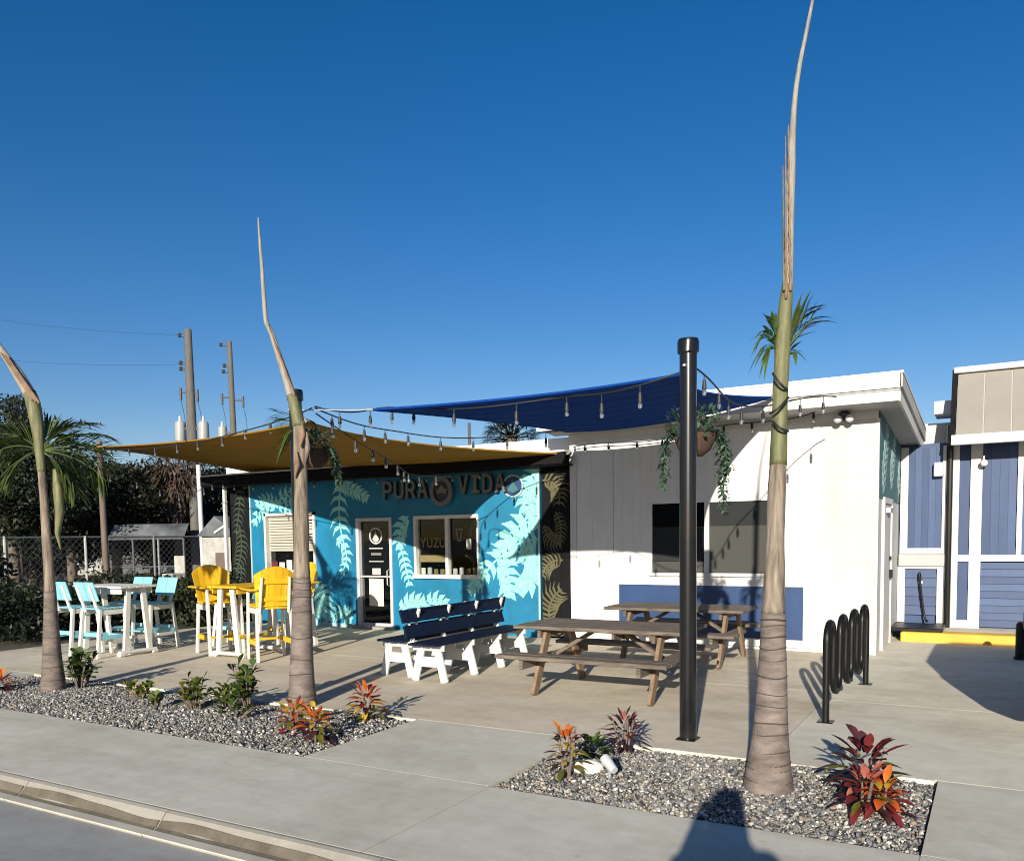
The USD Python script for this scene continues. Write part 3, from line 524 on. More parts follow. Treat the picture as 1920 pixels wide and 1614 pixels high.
# black painted screens at both ends of the stand
def screen(u0, u1, fr, mname, label, seed):
    x0, x1 = float(T(u0, 1000, WT)[0]), float(T(u1, 1000, WT)[0]); t = thing('painted_screen', label, 'screen', (x0, WT + .1, 0)); of = (x0, WT + .1, 0)
    n = max(3, int((x1 - x0) / .15))
    for i in range(n): obj('board', cbox(x0 + i * (x1 - x0) / n + .002, x0 + (i + 1) * (x1 - x0) / n - .002, WT + .04, WT + .07, .02, bt - .05, .004), M['black_paint'], t, off=of)
    obj('rail', Mb(box(x0, x1, WT + .072, WT + .12, .3, .4), box(x0, x1, WT + .072, WT + .12, 2.2, 2.3)), M['black_paint'], t, off=of)
    cl = Polygon([(x0, .03), (x1, .03), (x1, bt - .06), (x0, bt - .06)])
    for k, (uv, w) in enumerate(fr):
        q = frond2(wallpts(uv), w, 9, .4, seed + k).intersection(cl)
        if not q.is_empty: obj('painted_frond', prism_xz(q.buffer(-.001), WT + .0365 - .0004 * (k % 6), WT + .0395), M[mname], t, off=of)
screen(1014, 1068, [([(1016, 900), (1035, 905), (1046, 945)], .26), ([(1018, 985), (1030, 1010), (1050, 1020)], .2), ([(1052, 1050), (1030, 1055), (1014, 1080)], .24), ([(1030, 1165), (1028, 1140), (1050, 1105)], .30), ([(1020, 1215), (1035, 1190), (1042, 1165)], .26), ([(1040, 960), (1050, 990), (1045, 1020)], .16)], 'mural_gold', 'black board screen with gold leaf painting between the two shops', 40)
screen(428, 469, [([(448, 905), (446, 950), (440, 1000)], .22), ([(446, 990), (450, 1030), (440, 1070)], .26), ([(450, 1060), (448, 1090), (438, 1130)], .24)], 'mural_green', 'black board screen with dull green leaf painting left of turquoise stand', 60)

# ------------------------------------------------------------------ the blue and white building on the right, with its yellow kerb
KY = 13.86
yk = obj('yellow_kerb', cbox(XC + .16, 1.6, KY, KY + .35, -.05, .145, .015), M['kerb_yellow'], kind=None); tag(yk, 'yellow painted concrete kerb in front of the blue and white building', 'kerb')
obj('porch', box(XC + .2, 9, KY + .352, 18, -.05, .135), M['drive_concrete'], kind='structure')
RW = 14.9; rb_ = thing('blue_building', 'blue and white panelled building with tan mansard roof', 'building', (XC, RW, .135)); orb = (XC, RW, .135)
def Q(name, mesh, m, parent=None, label=None): return obj(name, mesh, m, parent if parent is not None else rb_, False, orb, label)
def rx(u): return float(T(u, 1060, RW)[0])
X = dict(a=rx(1686), b=rx(1768), c=rx(1782), d=rx(1920) + 4)
zb = .135
Q('wall', Mb(box(X['a'] - 2.2, X['d'], RW + .1, RW + .3, zb, 3.05)), M['siding_blue'])
sid = ['siding_blue', 'siding_blue_pale', 'siding_blue_deep']
def vboards(x0, x1, z0, z1, step=.105):
    n = max(1, int(round((x1 - x0) / step)))
    for i in range(n): Q('siding_board', box(x0 + i * (x1 - x0) / n + .0012, x0 + (i + 1) * (x1 - x0) / n - .0012, RW + .05 + .002 * (i % 2), RW + .099, z0, z1), M[sid[rnd.choice((0, 0, 1, 2))]])
def hboards(x0, x1, z0, z1, step=.11):
    n = max(1, int(round((z1 - z0) / step)))
    for i in range(n):
        a, b = z0 + i * (z1 - z0) / n, z0 + (i + 1) * (z1 - z0) / n
        v = prism_yz([(RW + .05, a + .002), (RW + .098, a + .002), (RW + .098, b), (RW + .075, b)], x0, x1); Q('siding_board', v, M[sid[rnd.choice((0, 0, 1, 2))]])
# left bay
za, zc = 1.30, 1.10
vboards(rx(1700), rx(1764), za + .09, 2.98); hboards(rx(1697), rx(1757), zb + .18, zc - .04, .16)
for x0, x1, z0, z1 in ((rx(1686), rx(1700), za, 3.0), (rx(1764), rx(1771), za, 3.0), (rx(1700), rx(1764), za, za + .09), (rx(1683), rx(1697), zb + .06, zc), (rx(1757), rx(1771), zb + .06, zc), (rx(1697), rx(1757), zc - .04, zc)):
    Q('trim_board', box(x0, x1, RW + .02, RW + .049, z0, z1), M['white_trim'])
Q('ledge', box(rx(1685), rx(1772), RW - .02, RW + .049, zc + .005, za - .005), M['soffit_grey'])
Q('back_parapet', box(X['a'] - 1, X['b'] + .1, RW + .6, RW + 3, 3.0, 3.42), M['white_paint'])
# right bay
uR = 2020
for u0, u1, z0, z1 in ((1782, 1795, zb, 3.1), (1816, 1838, zb, 3.1), (1904, 1914, 1.28, 3.1), (1838, uR, 1.18, 1.28), (1795, 1816, 1.18, 1.28), (1795, 1816, zb, zb + .12), (1782, uR, 3.02, 3.12)):
    Q('trim_board', box(rx(u0), rx(u1), RW + .01, RW + .049, z0, z1), M['white_trim'])
vboards(rx(1795), rx(1816), 1.28, 3.02); vboards(rx(1838), rx(1904), 1.28, 3.02); vboards(rx(1914), rx(uR), 1.28, 3.02); hboards(rx(1838), rx(uR), zb + .02, 1.17); vboards(rx(1795), rx(1816), zb + .12, 1.17)
# black corner pipe, mansard
Q('corner_post', tube([(rx(1777), RW - .02, zb), (rx(1777), RW - .02, 3.3)], .05, 12), M['black_metal'])
my0 = RW - .55; mz0 = float(T(1800, 815, my0)[2]); mz1 = float(T(1800, 693, RW - .05)[2]); mx0 = float(T(1784, 790, my0)[0])
def msheet(x0, x1, p): return prism_yz(p, x0, x1)
n = 7; st = .36
for i in range(n): Q('roof_panel', msheet(mx0 + .06 + i * st + .008, mx0 + .06 + (i + 1) * st - .008, [(my0, mz0), (my0 + .03, mz0), (RW - .02, mz1 - .06), (RW - .05, mz1 - .06)]), M['tan_roof'])
Q('roof_backing', msheet(mx0 + .06, mx0 + 3, [(my0 + .012, mz0), (my0 + .05, mz0), (RW, mz1 - .06), (RW - .038, mz1 - .06)]), M['soffit_grey'])
Q('roof_cap', cbox(mx0, mx0 + 3, RW - .12, RW + .4, mz1 - .06, mz1 + .03, .01), M['white_trim'])
Q('eave_board', cbox(mx0, mx0 + 3, my0 - .03, my0 + .06, mz0 - .15, mz0 - .001, .008), M['white_trim'])
Q('eave_soffit', box(mx0 + .02, mx0 + 3, my0 + .06, RW + .1, mz0 - .10, mz0 - .06), M['soffit_grey'])
Q('rake_edge', msheet(mx0 - .02, mx0 + .055, [(my0 - .02, mz0 - .05), (RW + .3, mz0 - .05), (RW + .3, mz1), (RW - .08, mz1)]), M['black_paint'])
Q('side_eave', Mb(box(mx0 - .28, mx0 - .02, RW + .2, RW + .9, mz1 - .62, mz1 - .42)), M['white_trim'])
wl = T(1758, 880, RW - .05); ul = obj('wall_box', cbox(-.07, .07, -.06, .1, -.11, .11, .01).apply_translation((float(rx(1757)), RW - .02, float(wl[2]))), M['grey_plastic']); tag(ul, 'small grey utility box high on the blue wall beside black corner pipe', 'utility box')
wc = T(1845, 868, RW - .1); sc = thing('wall_camera', 'small white dome camera under the tan mansard eave', 'camera', tuple(wc)); obj('arm', bar((0, .02, .12), (0, 0, .02), .025, .025), M['grey_metal'], sc); obj('dome', trimesh.creation.icosphere(2, .055), M['white_trim'], sc, smooth=True)
mt = thing('door_mat', 'black rubber mat lying on the yellow kerb by the blue wall', 'mat', (rx(1725), KY + .4, .135)); obj('mat', cbox(rx(1676) + .04, rx(1776), KY + .10, RW - .1, .146, .20, .01), M['rack_black'], mt, off=(rx(1725), KY + .4, .135))
hp = [(float(T(1726, 1093, RW - .03)[0]), RW + .045, float(T(1726, 1093, RW)[2])), (float(T(1724, 1100, RW)[0]), RW - .04, 1.0), (float(T(1727, 1130, RW)[0]), RW - .05, .7), (float(T(1740, 1168, RW)[0]), RW - .12, .24)]
hs = thing('hose', 'dark hose bending down from a white tap on the blue panel', 'hose', hp[0]); obj('pipe', tube(spline(hp, 24), .016, 8), M['rack_black'], hs, True, hp[0]); obj('tap', trimesh.creation.icosphere(1, .035).apply_translation((0, -.03, .01)), M['white_trim'], hs, True)
bo = G(1913, 1236); bol = thing('bollard', 'black bollard at the right end of the yellow kerb', 'bollard', tuple(bo)); obj('post', _lathe([(.06, 0), (.06, .42), (.055, .46), (.03, .485)], 16, (0, 0, 0)), M['rack_black'], bol, 40); obj('collar', _lathe([(.075, 0), (.075, .04), (.062, .05)], 16, (0, 0, 0)), M['rack_black'], bol, 40)

# ------------------------------------------------------------------ shade sails, their posts
def sail_post(p, h, label):
    t = thing('sail_post', label, 'post', tuple(p)); r = .068
    obj('shaft', _lathe([(r, .01), (r, h - .1)], 28, (0, 0, 0)), M['black_metal'], t, 40)
    obj('cap', _lathe([(r + .004, h - .12), (r + .017, h - .11), (r + .017, h - .03), (r + .010, h - .005), (.02, h)], 28, (0, 0, 0)), M['black_metal'], t, 35)
    obj('base_plate', cbox(-.08, .08, -.08, .08, 0, .012, .004), M['black_metal'], t)
    obj('eye_bolt', tube([(0, 0, h - .22), (.0, -.1, h - .22)], .012, 8), M['grey_metal'], t); return t
PR = G(1290, 1385); PR[2] = 0; PLp = np.array([-6.44, 6.62, 0.0])
sail_post(PR, 3.19, 'tall glossy black sail post in front of the white shop'); sail_post(PLp, 3.24, 'tall black sail post behind the middle palm trunk')
def sail(corners, sags, name, label, m, thick=.006, n=32):
    """a stretched cloth between corners; each edge hollowed towards the middle; triangle or quad"""
    c = [np.asarray(x, float) for x in corners]; mid = sum(c) / len(c)
    def edge(i, j, s, k=n, drop=0.0):
        if isinstance(s, tuple): s, drop = s
        t = np.linspace(0, 1, k + 1)[:, None]; e = c[i] * (1 - t) + c[j] * t; m_ = (c[i] + c[j]) / 2; return e + ((mid - m_) * s - np.array([0, 0, drop])) * 4 * t * (1 - t)
    if len(c) == 4:
        a, b, d, e = edge(0, 1, sags[0]), edge(1, 2, sags[1]), edge(3, 2, sags[2]), edge(0, 3, sags[3])
    else:
        a, b, d, e = edge(0, 1, sags[0]), edge(1, 2, sags[1]), edge(0, 2, sags[2]), np.repeat(c[0][None], n + 1, 0)
        V = np.zeros((n + 1, n + 1, 3))
    u = np.linspace(0, 1, n + 1)[:, None, None]; w = np.linspace(0, 1, n + 1)[None, :, None]
    if len(c) == 4:   # a: along u at w=0, d: along u at w=1, e: along w at u=0, b: along w at u=1
        V = (1 - w) * a[:, None] + w * d[:, None] + (1 - u) * e[None] + u * b[None] - ((1 - u) * (1 - w) * c[0] + u * (1 - w) * c[1] + u * w * c[2] + (1 - u) * w * c[3])
    else:
        V = (1 - w) * a[:, None] + w * d[:, None] + u * (b[None] - ((1 - w) * c[1] + w * c[2]))
    fl = np.minimum(np.minimum(u, 1 - u), np.minimum(w, 1 - w))[..., 0]; V[..., 2] += .035 * np.clip(fl * 6, 0, 1) * (meshkit.fbm(V * [1.6, 1.6, .3] + 3) - .5)
    vt = V.reshape(-1, 3); k = n + 1; f = np.array([(i * k + j, (i + 1) * k + j, (i + 1) * k + j + 1, i * k + j + 1) for i in range(n) for j in range(n)])
    full = tri(vt, f); lo = full.copy(); lo.vertices = lo.vertices - [0, 0, thick]; lo.invert()
    t = thing(name, label, 'shade sail', tuple(c[0]))
    obj('cloth', Mb(full, lo), m, t, True, c[0])
    for j in range(4, n, 4):
        obj('seam', tube(V[:, j] + [0, 0, -.004], .0055, 5), m, t, True, c[0])
    eds = [edge(0, 1, sags[0]), edge(1, 2, sags[1]), edge(2, 3, sags[2]) if len(c) == 4 else edge(0, 2, sags[2])] + ([edge(0, 3, sags[3])] if len(c) == 4 else [])
    for e_ in eds: obj('hem', tube(e_, .014, 6), m, t, True, c[0])
    return t, c
def link(t, c0, p, q):
    obj('wire', tube([p, q], .006, 6), M['grey_metal'], t, False, c0); p, q = np.asarray(p), np.asarray(q); d = (q - p) / np.linalg.norm(q - p)
    obj('shackle', tube([p, p + d * .07], .017, 8), M['grey_metal'], t, False, c0)
PA = T(192, 900, 10.9); PA[2] = 0
sA = T(178, 838, 10.9)
bl_c = [D(700, 768, 8.6), D(1286, 701, depth(PR) + .05), T(1445, 745, OV - .08), T(1061, 809, OV - .10)]
tb, cb = sail(bl_c, ((.16, .0), (.22, .0), (.0, .10), (.08, .0)), 'blue_sail', 'navy blue shade sail stretched between posts over the picnic tables', M['sail_blue'])
link(tb, cb[0], cb[0], PLp + [.07, 0, 3.02]); link(tb, cb[0], cb[1], PR + [-.04, 0.02, 3.0]); link(tb, cb[0], cb[2], cb[2] + [.03, .05, .02]); link(tb, cb[0], cb[3], cb[3] + [-.02, .1, .03])
ta_c = [sA, PLp + [.10, .06, 2.90], T(1062, 851, WT - .20), T(500, 891, WT + .45)]
tt, ct = sail(ta_c, ((.16, .0), (.20, .0), (.0, .06), (.10, .0)), 'tan_sail', 'tan brown shade sail hung in front of the turquoise stand', M['sail_tan'])
link(tt, ct[0], ct[1], PLp + [.03, 0, 3.0]); link(tt, ct[0], ct[0], ct[0] + [-.1, .02, .03]); link(tt, ct[0], ct[2], ct[2] + [.06, .04, .02])
pp = thing('wooden_pole', 'slim brown wooden pole holding the left corner of the tan sail', 'pole', tuple(PA)); obj('shaft', tube([(0, 0, 0), (-.02, 0, 1.6), (-.05, 0, float(sA[2]) + .1)], [.075, .065, .055], 10), M['pole_brown'], pp, 40); obj('hook', tube([(0, 0, float(sA[2])), (.1, -.05, float(sA[2]))], .012, 6), M['grey_metal'], pp)

# ------------------------------------------------------------------ string lights
def strand(pts, nb, label, sag=.0, hang=.12, first=.5, n=60):
    pts = np.array(pts, float); s = spline(pts, n); t = thing('string_light', label, 'string lights', tuple(s[0])); o = s[0]
    obj('wire', tube(s, .008, 5), M['cable'], t, True, o)
    k = np.linspace(0, 1, nb + 1)[:-1] + first / nb
    for x in k:
        p = s[min(n - 1, int(x * (n - 1)))]; h = hang * rnd.uniform(.65, 1.0)
        obj('socket', Mb(tube([p, p - [0, 0, h - .05]], .005, 5), _lathe([(.014, 0), (.020, -.06), (.020, -.075)], 8, p - [0, 0, h - .07])), M['cable'], t, False, o)
        obj('bulb', _lathe([(.009, 0), (.016, -.018), (.019, -.035), (.013, -.052), (.003, -.057)], 10, p - [0, 0, h + .002]), M['bulb'], t, True, o)
dl, dr_ = depth(PLp), depth(PR)
strand([D(590, 762, dl), D(640, 772, dl), D(705, 766, dl + .6), D(900, 764, 8.2), D(1060, 744, 7.9), D(1170, 730, dr_ + .2), D(1288, 694, dr_ - .05)], 9, 'string lights along the top edge of the blue sail', hang=.16)
strand([D(590, 765, dl), D(660, 792, dl + .5), D(740, 808, dl + 1.5), D(830, 820, dl + 2.3), D(930, 819, dl + 2.8), D(1060, 806, dl + 2.2)], 8, 'string lights sagging between left black post and corner of the white shop', hang=.15)
strand([D(592, 775, dl - .05), D(640, 808, dl + .1), D(700, 845, dl + .8), D(745, 872, dl + 1.6), D(790, 892, dl + 3.0), D(850, 894, dl + 3.4)], 9, 'string lights falling across the tan sail to the letter sign', hang=.10)
strand([D(1304, 690, dr_ - .04), D(1345, 728, dr_ + .6), D(1390, 760, dr_ + 1.6), D(1425, 762, dr_ + 2.0), D(1480, 752, dr_ + 2.6), D(1568, 744, dr_ + 3.4)], 8, 'string lights from right black post past the palm to white eave', hang=.15)
strand([T(1075, 838, WT - .1), T(1160, 830, WT - .1), T(1250, 822, WT - .1), T(1340, 800, WT - .1), T(1440, 790, WT - .1), T(1560, 757, WT - .3)], 9, 'string lights pinned along the white board above the dark window', hang=.09)
strand([D(585, 765, dl), D(520, 790, dl + 1.0), D(430, 815, dl + 2.4), D(330, 836, dl + 4.2), D(240, 843, dl + 5.6), D(185, 840, depth(sA))], 11, 'string lights along the front edge of the tan sail to wooden pole', hang=.08)
strand([T(425, 908, WT - .36), T(500, 908, WT - .36), T(600, 902, WT - .36), T(700, 896, WT - .36), T(830, 890, WT - .36), T(930, 882, WT - .36)], 12, 'string lights under the black fascia of the turquoise stand', hang=.06)
strand([D(190, 890, 17), D(260, 905, 17.5), D(330, 925, 18), D(400, 905, 17), D(430, 905, 16.5)], 8, 'string lights sagging in front of the dark trees beside the stand', hang=.10)

# ------------------------------------------------------------------ palms
def trunk(prof, dpt, m, t, o, name='trunk', n=20, rings=0, jitter=.02, sub_=8):
    """prof: (u, v, width in pixels) from the foot upwards, all at one distance from the eye"""
    P_ = np.array([D(u, v, dpt) for u, v, w in prof]); R_ = np.array([w for _, _, w in prof]) / FPX * dpt / 2
    k = np.concatenate([[0], np.cumsum(np.linalg.norm(np.diff(P_, axis=0), axis=1))]); q = np.linspace(0, k[-1], max(6, int(k[-1] / .035)))
    from scipy.interpolate import PchipInterpolator as PC
    P2, R2 = PC(k, P_)(q), PC(k, R_)(q)
    R2 = R2 * (1 + jitter * (meshkit.noise(np.stack([q * 4, q * 0, q * 0 + prof[0][0]], 1)) - .5) * 2)
    obj(name, tube(P2, R2, n), m, t, True, o)
    return P2, R2, q
def scars(P2, R2, q, hs, t, o):
    for h in hs:
        i = int(np.searchsorted(q, h)); i = min(max(1, i), len(q) - 2); tl = np.array([rnd.uniform(-.03, .03), rnd.uniform(-.03, .03), 1]); tl /= np.linalg.norm(tl)
        a = np.linspace(0, 2 * math.pi, 25); x = np.cross(tl, [0, 1, 0]); x /= np.linalg.norm(x); y = np.cross(tl, x); w = rnd.uniform(.004, .0075)
        c = P2[i] + (R2[i] - w * .45) * (np.cos(a)[:, None] * x + np.sin(a)[:, None] * y); c[:, 2] += .006 * np.sin(a * 2 + h * 9)
        obj('leaf_scar', tube(c, w, 6, False), M['trunk_scar'], t, True, o)
def leaflets(spine, L, W, n, up=(0, 0, 1), droop=.4, ang=.9, seed=0, keep=1.0, lo=0.05):
    r = random.Random(seed); s = spline(spine, 30); m = []
    for k in range(n):
        t = lo + (1 - lo) * (k + .5) / n; i = min(28, int(t * 29)); d = s[i + 1] - s[i]; d /= np.linalg.norm(d); sd = np.cross(d, up); sd /= np.linalg.norm(sd) + 1e-9
        for sg in (-1, 1):
            if r.random() > keep: continue
            q = d * math.cos(ang) + sd * sg * math.sin(ang) + np.array([r.uniform(-.12, .12) for _ in range(3)]); l = L * (.5 + .8 * math.sin(math.pi * min(1, t * .85 + .12))) * r.uniform(.8, 1.1)
            m.append(blade(s[i], q, l, W, droop * r.uniform(.5, 1.4), 5, .15, .35))
    return trimesh.util.concatenate(m)
# tall right palm
pb = G(1440, 1480); dp = depth(pb); t = thing('palm_tree', 'tall transplanted palm with flared ringed trunk and bare spear, right bed', 'palm tree', tuple(pb)); o = pb
P2, R2, q2 = trunk([(1440, 1490, 97), (1440, 1478, 94), (1441, 1445, 82), (1443, 1400, 70), (1445, 1350, 62), (1447, 1290, 55), (1449, 1220, 49), (1450, 1150, 44)], dp, M['trunk_lower'], t, o, n=28)
scars(P2, R2, q2, [.08, .15, .21, .29, .38, .47, .58, .66, .76, .85, .93, 1.02, 1.10, 1.17, 1.24], t, o)
trunk([(1450, 1151, 43), (1452, 1080, 37), (1454, 1000, 34), (1456, 930, 33), (1459, 870, 32)], dp, M['trunk_pale'], t, o, 'upper_trunk', jitter=.05)
trunk([(1459, 872, 32), (1461, 810, 31), (1463, 740, 27), (1466, 680, 27), (1467, 650, 29), (1470, 610, 27), (1474, 560, 24), (1477, 535, 20)], dp, M['crownshaft'], t, o, 'crownshaft', jitter=.05)
trunk([(1477, 540, 19), (1479, 470, 18), (1481, 400, 17), (1483, 330, 16), (1485, 270, 14), (1487, 235, 12), (1490, 190, 10), (1498, 130, 8.5), (1510, 70, 7.5), (1524, 0, 6), (1536, -60, 4.5), (1545, -110, 2)], dp, M['spear_pale'], t, o, 'spear', jitter=.06)
for k, (a, b, w) in enumerate((((1474, 560), (1473, 255), 5), ((1482, 545), (1478, 235), 5), ((1470, 545), (1468, 310), 4))):
    pts = [D(a[0] + (b[0] - a[0]) * x, a[1] + (b[1] - a[1]) * x, dp - .05) for x in np.linspace(0, 1, 40)]
    obj('folded_leaflet', tube(pts, [w / FPX * dp / 2 * (1 + .3 * math.sin(i * 1.9)) * (1 - .6 * i / 40) for i in range(40)], 6), M['dry_brown'] if k != 2 else M['crownshaft'], t, True, o)
for k, (u0, v0, u1, v1, n_, L) in enumerate(((1478, 640, 1512, 580, 7, .26), (1478, 650, 1524, 596, 5, .24), (1455, 645, 1432, 625, 5, .17), (1456, 650, 1438, 655, 4, .17), (1478, 662, 1492, 662, 2, .12), (1458, 640, 1448, 600, 3, .16))):
    a, b = D(u0, v0, dp), D(u1, v1, dp - .05); obj('cut_frond', Mb(tube([a, b], [.012, .006], 6), leaflets([a, (a + b) / 2 + [0, 0, .02], b], L * .8, .03, n_, up=CF, ang=.35, droop=.25 + .5 * (u1 < 1440), seed=k)), M['leaf_palm' if k < 2 else 'leaf_green'], t, True, o)
for k, (u0, v0, u1, v1) in enumerate(((1449, 700, 1476, 730), (1444, 775, 1478, 745), (1449, 790, 1478, 808))):   # wire wound round the shaft
    a = [D(u0 + (u1 - u0) * x, v0 + (v1 - v0) * x + 4 * math.sin(x * 3.1), dp - .105 * math.sin(math.pi * (.08 + .84 * x)) ** .5) for x in np.linspace(0, 1, 14)]
    obj('wound_wire', tube(a, .008, 6), M['cable'], t, True, o)
# middle palm
pb = G(567, 1322); dp = depth(pb); t = thing('palm_tree', 'slim middle palm with grey trunk and thin bent spear beside black post', 'palm tree', tuple(pb)); o = pb
P2, R2, q2 = trunk([(567, 1330, 55), (567, 1318, 53), (566, 1270, 46), (566, 1200, 40), (566, 1140, 36), (566, 1085, 33)], dp, M['trunk_lower'], t, o, n=26)
scars(P2, R2, q2, [.12, .35, .5, .72, .95, 1.1, 1.2, 1.3], t, o)
trunk([(566, 1086, 33), (565, 1030, 29), (565, 960, 26), (564, 900, 25), (563, 860, 25), (562, 820, 24), (560, 790, 22)], dp, M['trunk_pale'], t, o, 'upper_trunk', jitter=.06)
trunk([(560, 800, 24), (556, 775, 22), (551, 755, 20), (546, 740, 18)], dp, M['crownshaft'], t, o, 'crownshaft', jitter=.1)
trunk([(547, 745, 17), (537, 710, 15), (522, 665, 12), (509, 625, 10), (499, 603, 9), (495, 560, 8), (491, 500, 6.5), (487, 450, 5), (484, 408, 2)], dp, M['spear_pale'], t, o, 'spear', jitter=.06)
obj('folded_leaflet', tube([D(552 - x * 50, 742 - x * 136, dp - .03) for x in np.linspace(0, 1, 30)], [.02 * (1 - x * .75) for x in np.linspace(0, 1, 30)], 6), M['dry_brown'], t, True, o)
for k, (u1, v1, L) in enumerate(((522, 775, .3), (530, 790, .28), (538, 810, .3), (527, 830, .25))):
    a, b = D(556, 788 + k * 6, dp), D(u1, v1, dp - .05); obj('cut_frond', leaflets([a, (a + b) / 2, b], L * .75, .028, 5, up=CF, ang=.4, seed=20 + k), M['leaf_palm' if k == 1 else 'leaf_green'], t, True, o)
for k, (u, v, w, h) in enumerate(((575, 840, 8, 60), (556, 870, 9, 50), (566, 815, 10, 45))):
    obj('torn_sheath', tube([D(u, v - h / 2, dp - .09), D(u + 2, v, dp - .115), D(u - 3, v + h / 2, dp - .09)], [.006, .03, .008], 7), M['dry_brown' if k else 'trunk_pale'], t, True, o)
# left palm
pb = G(100, 1296); dp = depth(pb); t = thing('palm_tree', 'short left palm with green fan of fronds and leaning bare spear', 'palm tree', tuple(pb)); o = pb
P2, R2, q2 = trunk([(100, 1304, 46.8), (100, 1290, 44.1), (98, 1240, 34.4), (96, 1180, 27.2), (94, 1110, 21.6)], dp, M['trunk_lower'], t, o, n=26)
scars(P2, R2, q2, [.15, .3, .45, .62, .78, .92], t, o)
trunk([(94, 1111, 20.8), (91, 1060, 17.6), (86, 990, 16.0), (82, 930, 14.4), (78, 880, 13.6)], dp, M['trunk_pale'], t, o, 'upper_trunk', jitter=.05)
trunk([(78, 885, 14.4), (75, 850, 17.6), (70, 800, 20.8), (63, 760, 24.0), (55, 735, 22.4)], dp, M['crownshaft'], t, o, 'crownshaft', jitter=.1)
trunk([(56, 740, 20.8), (38, 708, 19.2), (18, 678, 16.0), (-8, 642, 12.0), (-45, 592, 8.0), (-100, 518, 4.8), (-150, 450, 2.4)], dp, M['spear_pale'], t, o, 'spear', jitter=.08)
for k in range(3): obj('folded_leaflet', tube([D(62 - x * 62 + k * 6, 750 - x * 90 + k * 3, dp - .07) for x in np.linspace(0, 1, 20)], [.018 * (1 - x * .6) for x in np.linspace(0, 1, 20)], 6), M['dry_brown'], t, True, o)
for k, (a0, L) in enumerate(((-2.9, .52), (-2.5, .40), (-3.4, .45), (-.25, .74), (.1, .78), (-.55, .62), (.45, .74), (.85, .62), (.28, .7), (-.05, .6), (3.4, .5), (2.2, .45), (2.7, .45), (1.3, .40), (-1.0, .28))):
    a = D(76, 845, dp); b = a + (CR * math.cos(a0) - CU * math.sin(a0)) * L + CF * rnd.uniform(-.25, .25); mid = (a + b) / 2 + [0, 0, .09]
    obj('frond', Mb(tube(spline([a, mid, b], 10), [.014, .013, .012, .011, .01, .009, .008, .006, .004, .003], 5), leaflets([a, mid, b], .33, .034, 18, up=(0, 0, 1) if k % 2 else CF, ang=.7, droop=.22, seed=50 + k, lo=.15)), M['leaf_palm'] if k % 3 else M['leaf_green'], t, True, o)
obj('hanging_sheath', tube([D(104, 880, dp - .06), D(109, 920, dp - .08), D(112, 960, dp - .08), D(108, 1000, dp - .06), D(114, 1030, dp - .04)], [.03, .055, .05, .03, .008], 8), M['crownshaft'], t, True, o)

# ------------------------------------------------------------------ bed plants
def croton(p, h, r, n, cols, label, seed, L=.17, W=.05, stems=3, low=.25):
    n, L = int(n * 1.35), L * .88
    rr = random.Random(seed); t = thing('croton_plant', label, 'plant', tuple(p))
    for k in range(stems):
        e = (rr.uniform(-.5, .5) * r, rr.uniform(-.5, .5) * r, h * rr.uniform(.6, .85)); obj('stem', tube([(e[0] * .2, e[1] * .2, -.03), (e[0] * .6, e[1] * .6, e[2] * .5), e], [.012, .010, .006], 6), M['bark'], t, True)
    for i in range(n):
        a = i * 2.399 + rr.uniform(-.3, .3); f = (i + .5) / n; z = h * (low + (1 - low) * f) * rr.uniform(.85, 1.0) - .0; el = -.1 + 1.25 * f ** 1.6 + rr.uniform(-.2, .2); q = rr.uniform(.15, .55) * r
        base = (q * math.cos(a) * (1 - .4 * f), q * math.sin(a) * (1 - .4 * f), max(.05, z * .82)); d = (math.cos(a) * math.cos(el), math.sin(a) * math.cos(el), math.sin(el)); c = cols(f, rr)
        obj('leaf', blade(base, d, L * rr.uniform(.8, 1.25), W * rr.uniform(.8, 1.25), rr.uniform(.1, .5), 6, .18, .5), M[c], t, True)
    return t
def pick(lo, mid, hi): return lambda f, r: r.choice(lo if f < .4 else mid if f < .72 else hi)
def bedz(p): q = G(*p); q[2] = .0; return q
croton(bedz((552, 1372)), .30, .16, 26, pick(['leaf_maroon', 'leaf_red', 'leaf_olive'], ['leaf_orange', 'leaf_yellow', 'leaf_orange'], ['leaf_orange', 'leaf_pink', 'leaf_yellow']), 'orange croton at the foot of the middle palm', 1)
croton(bedz((592, 1392)), .33, .16, 28, pick(['leaf_maroon', 'leaf_maroon', 'leaf_olive'], ['leaf_yellow', 'leaf_orange'], ['leaf_yellow', 'leaf_orange', 'leaf_orange']), 'yellow and orange croton at the front corner of the left bed', 2)
c_ = croton(bedz((690, 1352)), .36, .2, 36, pick(['leaf_maroon', 'leaf_olive', 'leaf_yellow'], ['leaf_yellow', 'leaf_orange', 'leaf_red'], ['leaf_red', 'leaf_orange', 'leaf_pink']), 'red and yellow croton at the right end of the left bed', 3)
obj('leaf', blade((-.12, .05, .10), (-.9, .35, .06), .26, .085, .05, 6, .08, .5), M['leaf_yellow'], c_, True, label='broad yellow leaf lying towards the palm')
croton(bedz((2, 1296)), .22, .15, 22, pick(['leaf_maroon'], ['leaf_red', 'leaf_orange'], ['leaf_orange', 'leaf_pink']), 'small orange croton cut by the left picture edge', 4)
croton(bedz((1062, 1462)), .44, .13, 36, pick(['leaf_olive', 'leaf_maroon', 'leaf_yellow'], ['leaf_olive', 'leaf_yellow', 'leaf_maroon'], ['leaf_orange', 'leaf_orange', 'leaf_pink', 'leaf_maroon']), 'croton with orange crown at the left end of the right bed', 5, L=.12, W=.038)
